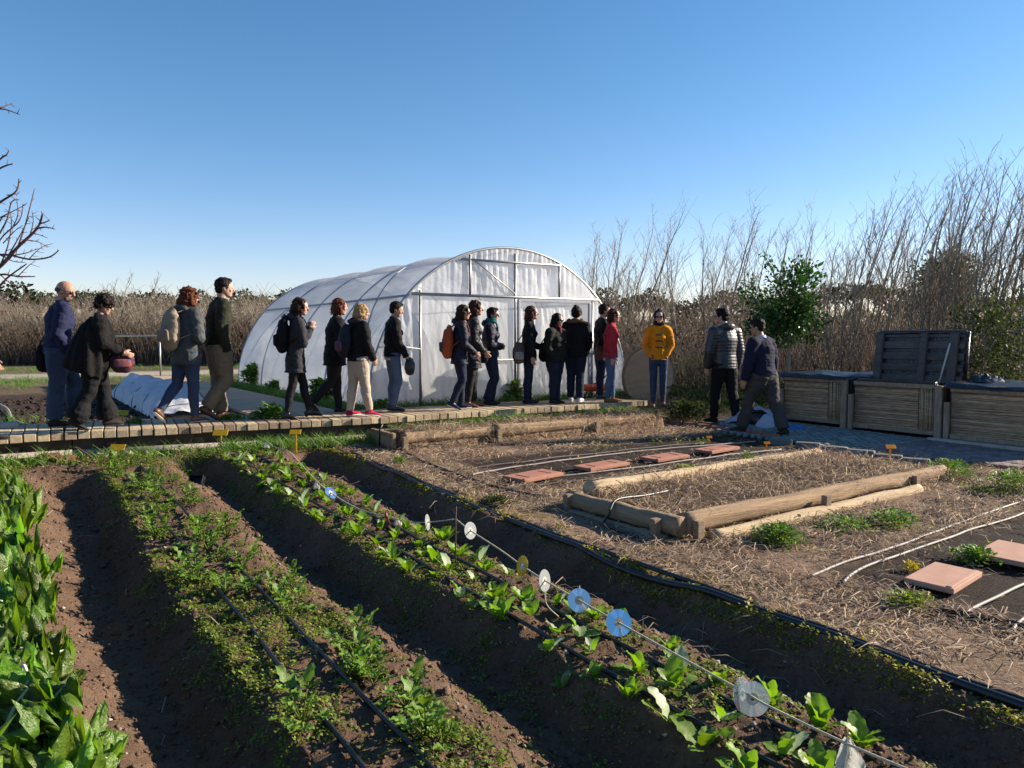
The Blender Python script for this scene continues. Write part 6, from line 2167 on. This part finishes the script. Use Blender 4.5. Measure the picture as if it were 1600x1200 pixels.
# 2 stooping woman in black shawl
p2 = person('stooping woman in a wide black shawl and loose black trousers carrying a colourful bag', 150, 468, 672, yaw=2, legs=((15, 6), (-9, -24)), arms=((10, 62), (4, 66)), abd=(14, 12), inw=(25, 6), lean=9, head=(-8, 22), bulk=1.16, top=BLK2, hem=.06, topw=1.14, trousers=BLK, legw=1.3, flare=1.9, shoe=('ankle', DKSUEDE, None), hair=('wild', 'dark'), glasses=True, seed=2, toes=(0, 26), coatname='shawl', slim=.8)
mb = MB()
sh = p2
mb.tube([p2.shc + p2.up * .03, p2.chest + UP * .0, p2.waist - p2.F * .03, p2.hip - p2.F * .06 - UP * .02, p2.hip - p2.F * .12 - UP * .16], [.12, .225, .255, .275, .27], 20, 'flat', p2.L, [.75, .8, .85, .86, .8])
remeshed(mb, 'shawl_drape', BLK2, p2.root, .012, 3, lambda p, n: .012 * math.sin(math.atan2((p - p2.hip).dot(p2.L), (p - p2.hip).dot(p2.F)) * 13) + .008 * mnoise.noise(p * 9))
wm = (p2.A['r'][2] + p2.A['l'][2]) / 2
bag('bundle bag of red, orange and blue cloth held before the black shawl', wm + p2.F * .0 + UP * .0 - p2.L * .05, p2.F, UP, (.27, .14, .19), pmat('patterned_bag_cloth', (.10, .025, .03), (.015, .018, .045), 14, .8, .4, 30), None, pocket=pmat('orange_bag_panel', (.26, .06, .035), (.05, .05, .12), 16, .8, .3, 30))
# 3 auburn woman in grey parka
p3 = person('auburn curly haired woman in grey parka and jeans wearing a beige backpack', 293, 454, 660, yaw=38, legs=((-10, -40), (5, 2)), arms=((10, 80), (-2, 76)), abd=(14, 14), inw=(40, 40), lean=3, head=(-4, 4), bulk=1.06, top=GREYP, hem=.085, topw=1.08, trousers=JEAN, legw=.98, shoe=('sneaker', BROWNL, M_SOLE), hair=('curly', 'auburn'), hood=True, seed=3, toes=(40, 0), hands=(0, 0))
backpack(p3, 'soft beige backpack with drawstring top on the grey parka', cloth('beige_canvas', (.30, .235, .17), .75), (.20, .30, .44), .06, .04)
# 4 man in dark green fleece
p4 = person('tall dark haired man in dark green zip fleece and khaki trousers striding right', 343, 439, 655, yaw=12, legs=((2, 3), (10, -36)), arms=((-10, 14), (-8, 16)), abd=(9, 9), inw=(20, 20), lean=4, head=(-6, 2), fem=False, bulk=1.08, top=OLIVE, hem=.0, topw=1.04, trousers=KHAKI, legw=1.2, flare=1.35, shoe=('shoe', BROWNL, None), hair=('short', 'dark'), seed=4, toes=(-2, 30), hands=(0, 0))
# 5 charcoal coat
p5 = person('dark haired woman in charcoal coat and black tights holding a hand to her face', 463, 473, 655, yaw=8, legs=((17, 12), (-8, -12)), arms=((16, 152), (10, 150)), abd=(10, 8), inw=(35, 20), lean=4, head=(-18, 6), top=GREYC, hem=.135, topw=1.05, trousers=TIGHT, legw=.88, shoe=('heel', BLKL, M_BLACK), hair=('curly', 'brown'), hood=True, seed=5, toes=(0, 12), coatname='coat')
backpack(p5, 'boxy black backpack on the charcoal coat', BLK, (.17, .28, .42), .04)
# 6 woman behind the blond
p6 = person('auburn haired woman in black coat half hidden behind the blond visitor', 524, 483, 646, yaw=10, legs=((6, 4), (-10, -44)), arms=((-4, 20), (8, 40)), abd=(12, 8), lean=4, head=(0, 4), bulk=1.12, top=BLK, hem=.09, topw=1.1, trousers=TIGHT, legw=1.0, shoe=('ankle', DKSUEDE, None), hair=('bob', 'auburn'), seed=6, toes=(0, 40), depth=P(524, 648, DECK).dot(FWD) + .3, H=1.62)
# 7 blond
p7 = person('blond woman in black hooded jacket, beige trousers and red canvas shoes', 560, 480, 651, yaw=26, legs=((-5, -9), (11, 10)), arms=((4, 30), (6, 34)), abd=(10, 10), inw=(18, 18), lean=3, head=(-10, 4), bulk=1.08, top=BLK, hem=.02, topw=1.08, trousers=BEIGE, legw=1.1, shoe=('sneaker', REDS, M_SOLE), hair=('bob', 'blond'), hood=GREYC, seed=7, toes=(-4, 8))
backpack(p7, 'dark floral patterned backpack on the blond visitor', pmat('floral_cloth', (.012, .013, .022), (.010, .010, .018), 20, .8, .3, 40), (.17, .28, .38), .08, .06, pocket=pmat('floral_pocket', (.20, .06, .11), (.02, .03, .07), 30, .8, .3, 40))
# 8 short haired, tall boots
p8 = person('short haired woman in black jacket, blue jeans and tall black boots', 614, 476, 643, yaw=12, legs=((4, -6), (10, -12)), arms=((-8, 22), (6, 30)), abd=(10, 8), lean=2, head=(-10, 14), top=BLK, hem=.015, topw=1.05, trousers=JEANL, legw=.95, shoe=('boot', BLKL, M_BLACK), hair=('short', 'dark'), shirt=PINKW, seed=8, toes=(6, 4))
bag('small black handbag hanging at the hand of the short haired visitor', p8.A['r'][2] + UP * -.04 + p8.F * .05, p8.F, UP, (.15, .08, .2), BLKL, p8.A['r'][2] + UP * .02)
# 9 navy coat with orange rucksack
p9 = person('long haired woman in dark navy hooded coat with ripped jeans carrying an orange rucksack', 718, 483, 641, yaw=6, legs=((7, -2), (6, -26)), arms=((4, 46), (8, 52)), abd=(10, 8), inw=(20, 20), lean=3, head=(0, 4), top=NAVYC, hem=.08, topw=1.08, trousers=JEAND, legw=1.0, shoe=('sneaker', NAVY, M_SOLE), hair=('long', 'brown'), hood=True, glasses=True, seed=9, toes=(0, 24))
backpack(p9, 'orange and teal drawstring rucksack on the navy coat', pmat('orange_rucksack', (.40, .075, .018), (.30, .055, .02), 5, .8, .5, 20), (.19, .27, .40), .12, -.05, name='rucksack', pocket=cloth('teal_patch', (.02, .10, .10)))
# 10 long coat behind
p10 = person('brown haired woman in long dark padded coat just behind the orange rucksack', 738, 475, 636, yaw=4, legs=((4, 0), (-4, -8)), arms=((2, 40), (0, 44)), abd=(10, 8), inw=(20, 10), lean=2, head=(-4, 2), top=PADDED, hem=.15, topw=1.08, trousers=TIGHT, legw=1.05, shoe=('shoe', BROWNL, None), hair=('curly', 'red'), hood=True, seed=10, coatname='coat', toes=(0, 6))
bag('small dark shoulder bag at the long padded coat', p10.A['l'][2] + p10.F * .02 + UP * .05, p10.F, UP, (.16, .09, .2), BLK, p10.shc + p10.L * .1)
# 11 teal scarf
p11 = person('black haired woman in dark jacket and teal scarf with folded arms and sunglasses', 766, 482, 632, yaw=-4, legs=((12, -14), (10, -18)), arms=((6, 82), (4, 78)), abd=(8, 8), inw=(40, 40), lean=0, head=(0, 2), bulk=1.06, top=NAVYC, hem=.015, topw=1.12, trousers=JEAN if False else JEAND, legw=1.05, flare=1.4, shoe=('shoe', DKSUEDE, None), hair=('short', 'black'), scarf=M_TEAL, hood=True, glasses=True, seed=11)
# 12 black coat, grey bag
p12 = person('long haired woman in black coat and ankle boots standing with a grey bag', 826, 482, 630, yaw=2, legs=((2, -2), (-2, -4)), arms=((4, 66), (-2, 12)), abd=(8, 12), inw=(10, 0), lean=1, head=(0, -3), top=BLK, hem=.07, topw=1.05, trousers=JEAND, legw=.98, shoe=('ankle', DKSUEDE, None), hair=('long', 'red'), seed=12, coatname='coat')
bag('grey shoulder bag with white lettered flap hanging behind the black coat', p12.hip - p12.F * .16 + UP * .16 - p12.L * .1, p12.F, UP, (.22, .11, .28), cloth('taupe_canvas', (.12, .10, .095)), p12.shc - p12.L * .1 + UP * .03, pocket=cloth('pale_bag_flap', (.33, .31, .30)))
# 13 olive coat, wine scarf
p13 = person('dark haired woman in dark olive coat and wine scarf turned towards the camera', 867, 493, 630, yaw=-34, legs=((0, -4), (4, -4)), arms=((-2, 22), (-4, 24)), abd=(12, 12), inw=(18, 18), lean=1, head=(8, 2), bulk=1.2, top=cloth('dark_olive_coat', (.012, .013, .010)), hem=.05, topw=1.14, trousers=JEAND, legw=1.15, shoe=('ankle', DKSUEDE, None), hair=('long', 'black'), scarf=M_WINE, glasses=True, seed=13, hands=(0, 0))
bag('black shoulder bag between the long haired visitor and the olive coat', p13.hip + p13.L * -.0 - RGT * .2 + UP * .22, RGT, UP, (.14, .09, .26), BLK, p13.shc - RGT * .12)
# 14 back view, bun
p14 = person('woman seen from behind in black coat with brown fur hood, hair in a top bun', 899, 482, 627, yaw=76, legs=((2, 0), (-2, -2)), arms=((4, 34), (4, 34)), abd=(12, 12), inw=(20, 20), lean=1, head=(0, 0), bulk=1.12, top=BLK, hem=.04, topw=1.14, trousers=JEAND, legw=1.1, flare=1.2, shoe=('sneaker', WHS, M_SOLE), hair=('bun', 'dark'), hood=FUR, seed=14, hands=(0, 0))
# 15 man behind red
p15 = person('cropped haired man in dark jacket half hidden behind the red cardigan', 938, 478, 623, yaw=14, legs=((2, 0), (-2, -2)), arms=((0, 20), (0, 16)), abd=(8, 8), lean=2, head=(-4, 2), fem=False, top=BLK, hem=.05, topw=1.02, trousers=JEAND, legw=1.02, shoe=('sneaker', BLKL, M_SOLE), hair=('short', 'dark'), skin=1, seed=15, depth=P(938, 624, DECK).dot(FWD) + .1)
bag('brown leather bag at the side of the dark jacketed man', p15.hip - p15.L * .16 - p15.F * .04 + UP * .06, p15.F, UP, (.22, .09, .2), BROWNL, p15.shc - p15.L * .1)
# 16 red cardigan
p16 = person('brown haired woman in red cardigan, blue jeans and tan ankle boots', 953, 486, 628, yaw=2, legs=((6, 0), (0, -6)), arms=((10, 6), (-4, 6)), abd=(6, 8), lean=2, head=(0, 2), bulk=1.02, top=RED, hem=.03, topw=1.06, trousers=JEANL, legw=.98, shoe=('ankle', TANL, None), hair=('bob', 'red'), shirt=WHITE, seed=16, coatname='cardigan')
# 17 yellow coat
p17 = person('smiling woman in mustard yellow duffle coat facing the camera, hands in pockets', 1028, 488, 634, lvl=.35, yaw=-84, legs=((1, 0), (-1, 0)), arms=((-8, 26), (-8, 26)), abd=(14, 14), inw=(40, 40), lean=0, head=(-4, 0), bulk=.93, top=YEL, hem=.03, topw=.98, trousers=JEAN, legw=.9, shoe=('ankle', BROWNL, None), hair=('bun', 'dark'), scarf=M_BLKSC, short_scarf=True, glasses=True, seed=17, hands=(0, 0), coatname='duffle_coat', group='people facing the group of visitors')
for z_ in (.235, .17, .105):
    mb = MB(); c = p17.hip + p17.fw * (.082 * p17.H) + p17.up * (z_ * p17.H)
    mb.tube([c - p17.L * .055, c + p17.L * .055], .011, 6, 'round'); mb.build('toggle', BROWNL, p17.root, True)
# 18 puffer man
p18 = person('man in black quilted puffer jacket walking away to the left, head turned left', 1131, 487, 663, lvl=.09, yaw=132, legs=((14, 4), (-10, -14)), arms=((6, 18), (-8, 8)), abd=(10, 10), inw=(10, 10), lean=2, head=(26, 0), fem=False, bulk=1.06, top=PUFF, hem=.03, topw=1.06, trousers=BLK, legw=1.08, shoe=('shoe', DKSUEDE, None), hair=('short', 'black'), glasses=True, puff=True, hood=True, seed=18, toes=(0, 10), group='people facing the group of visitors', hands=(1, 0))
# 19 navy sweater man
p19 = person('man in navy sweater over pale blue collar and grey trousers striding to the left', 1192, 501, 682, lvl=.07, yaw=150, legs=((27, 16), (-17, -23)), arms=((8, 14), (-10, 4)), abd=(10, 12), lean=7, head=(14, 8), fem=False, bulk=1.16, top=cloth('navy_sweater_knit', (.013, .015, .036), .75, .9, 60), hem=-.015, topw=1.06, trousers=GREYT, legw=1.22, flare=1.4, shoe=('shoe', DKSUEDE, None), hair=('short', 'dark'), skin=1, glasses=True, collar=False, seed=19, toes=(0, 16), group='people facing the group of visitors')
mb = MB(); mb.tube([p19.neck + p19.up * .0, p19.neck + p19.up * .045], [.088, .075], 16, 'flat', p19.L, .95); remeshed(mb, 'shirt_collar', cloth('pale_blue_cotton', (.40, .48, .66), .9), p19.root, .008, 1)
# 0 someone just leaving the frame at the left edge
p0 = person('person mostly outside the left edge, only hand, sleeve and shoe showing', -50, 440, 690, yaw=-6, legs=((16, 10), (-10, -20)), arms=((8, 36), (6, 40)), abd=(8, 8), inw=(6, 0), lean=4, fem=False, bulk=1.1, top=cloth('dark_brown_wool', (.03, .022, .018)), hem=.02, topw=1.06, trousers=BLK, legw=1.1, shoe=('shoe', DKSUEDE, None), hair=('short', 'dark'), seed=20)
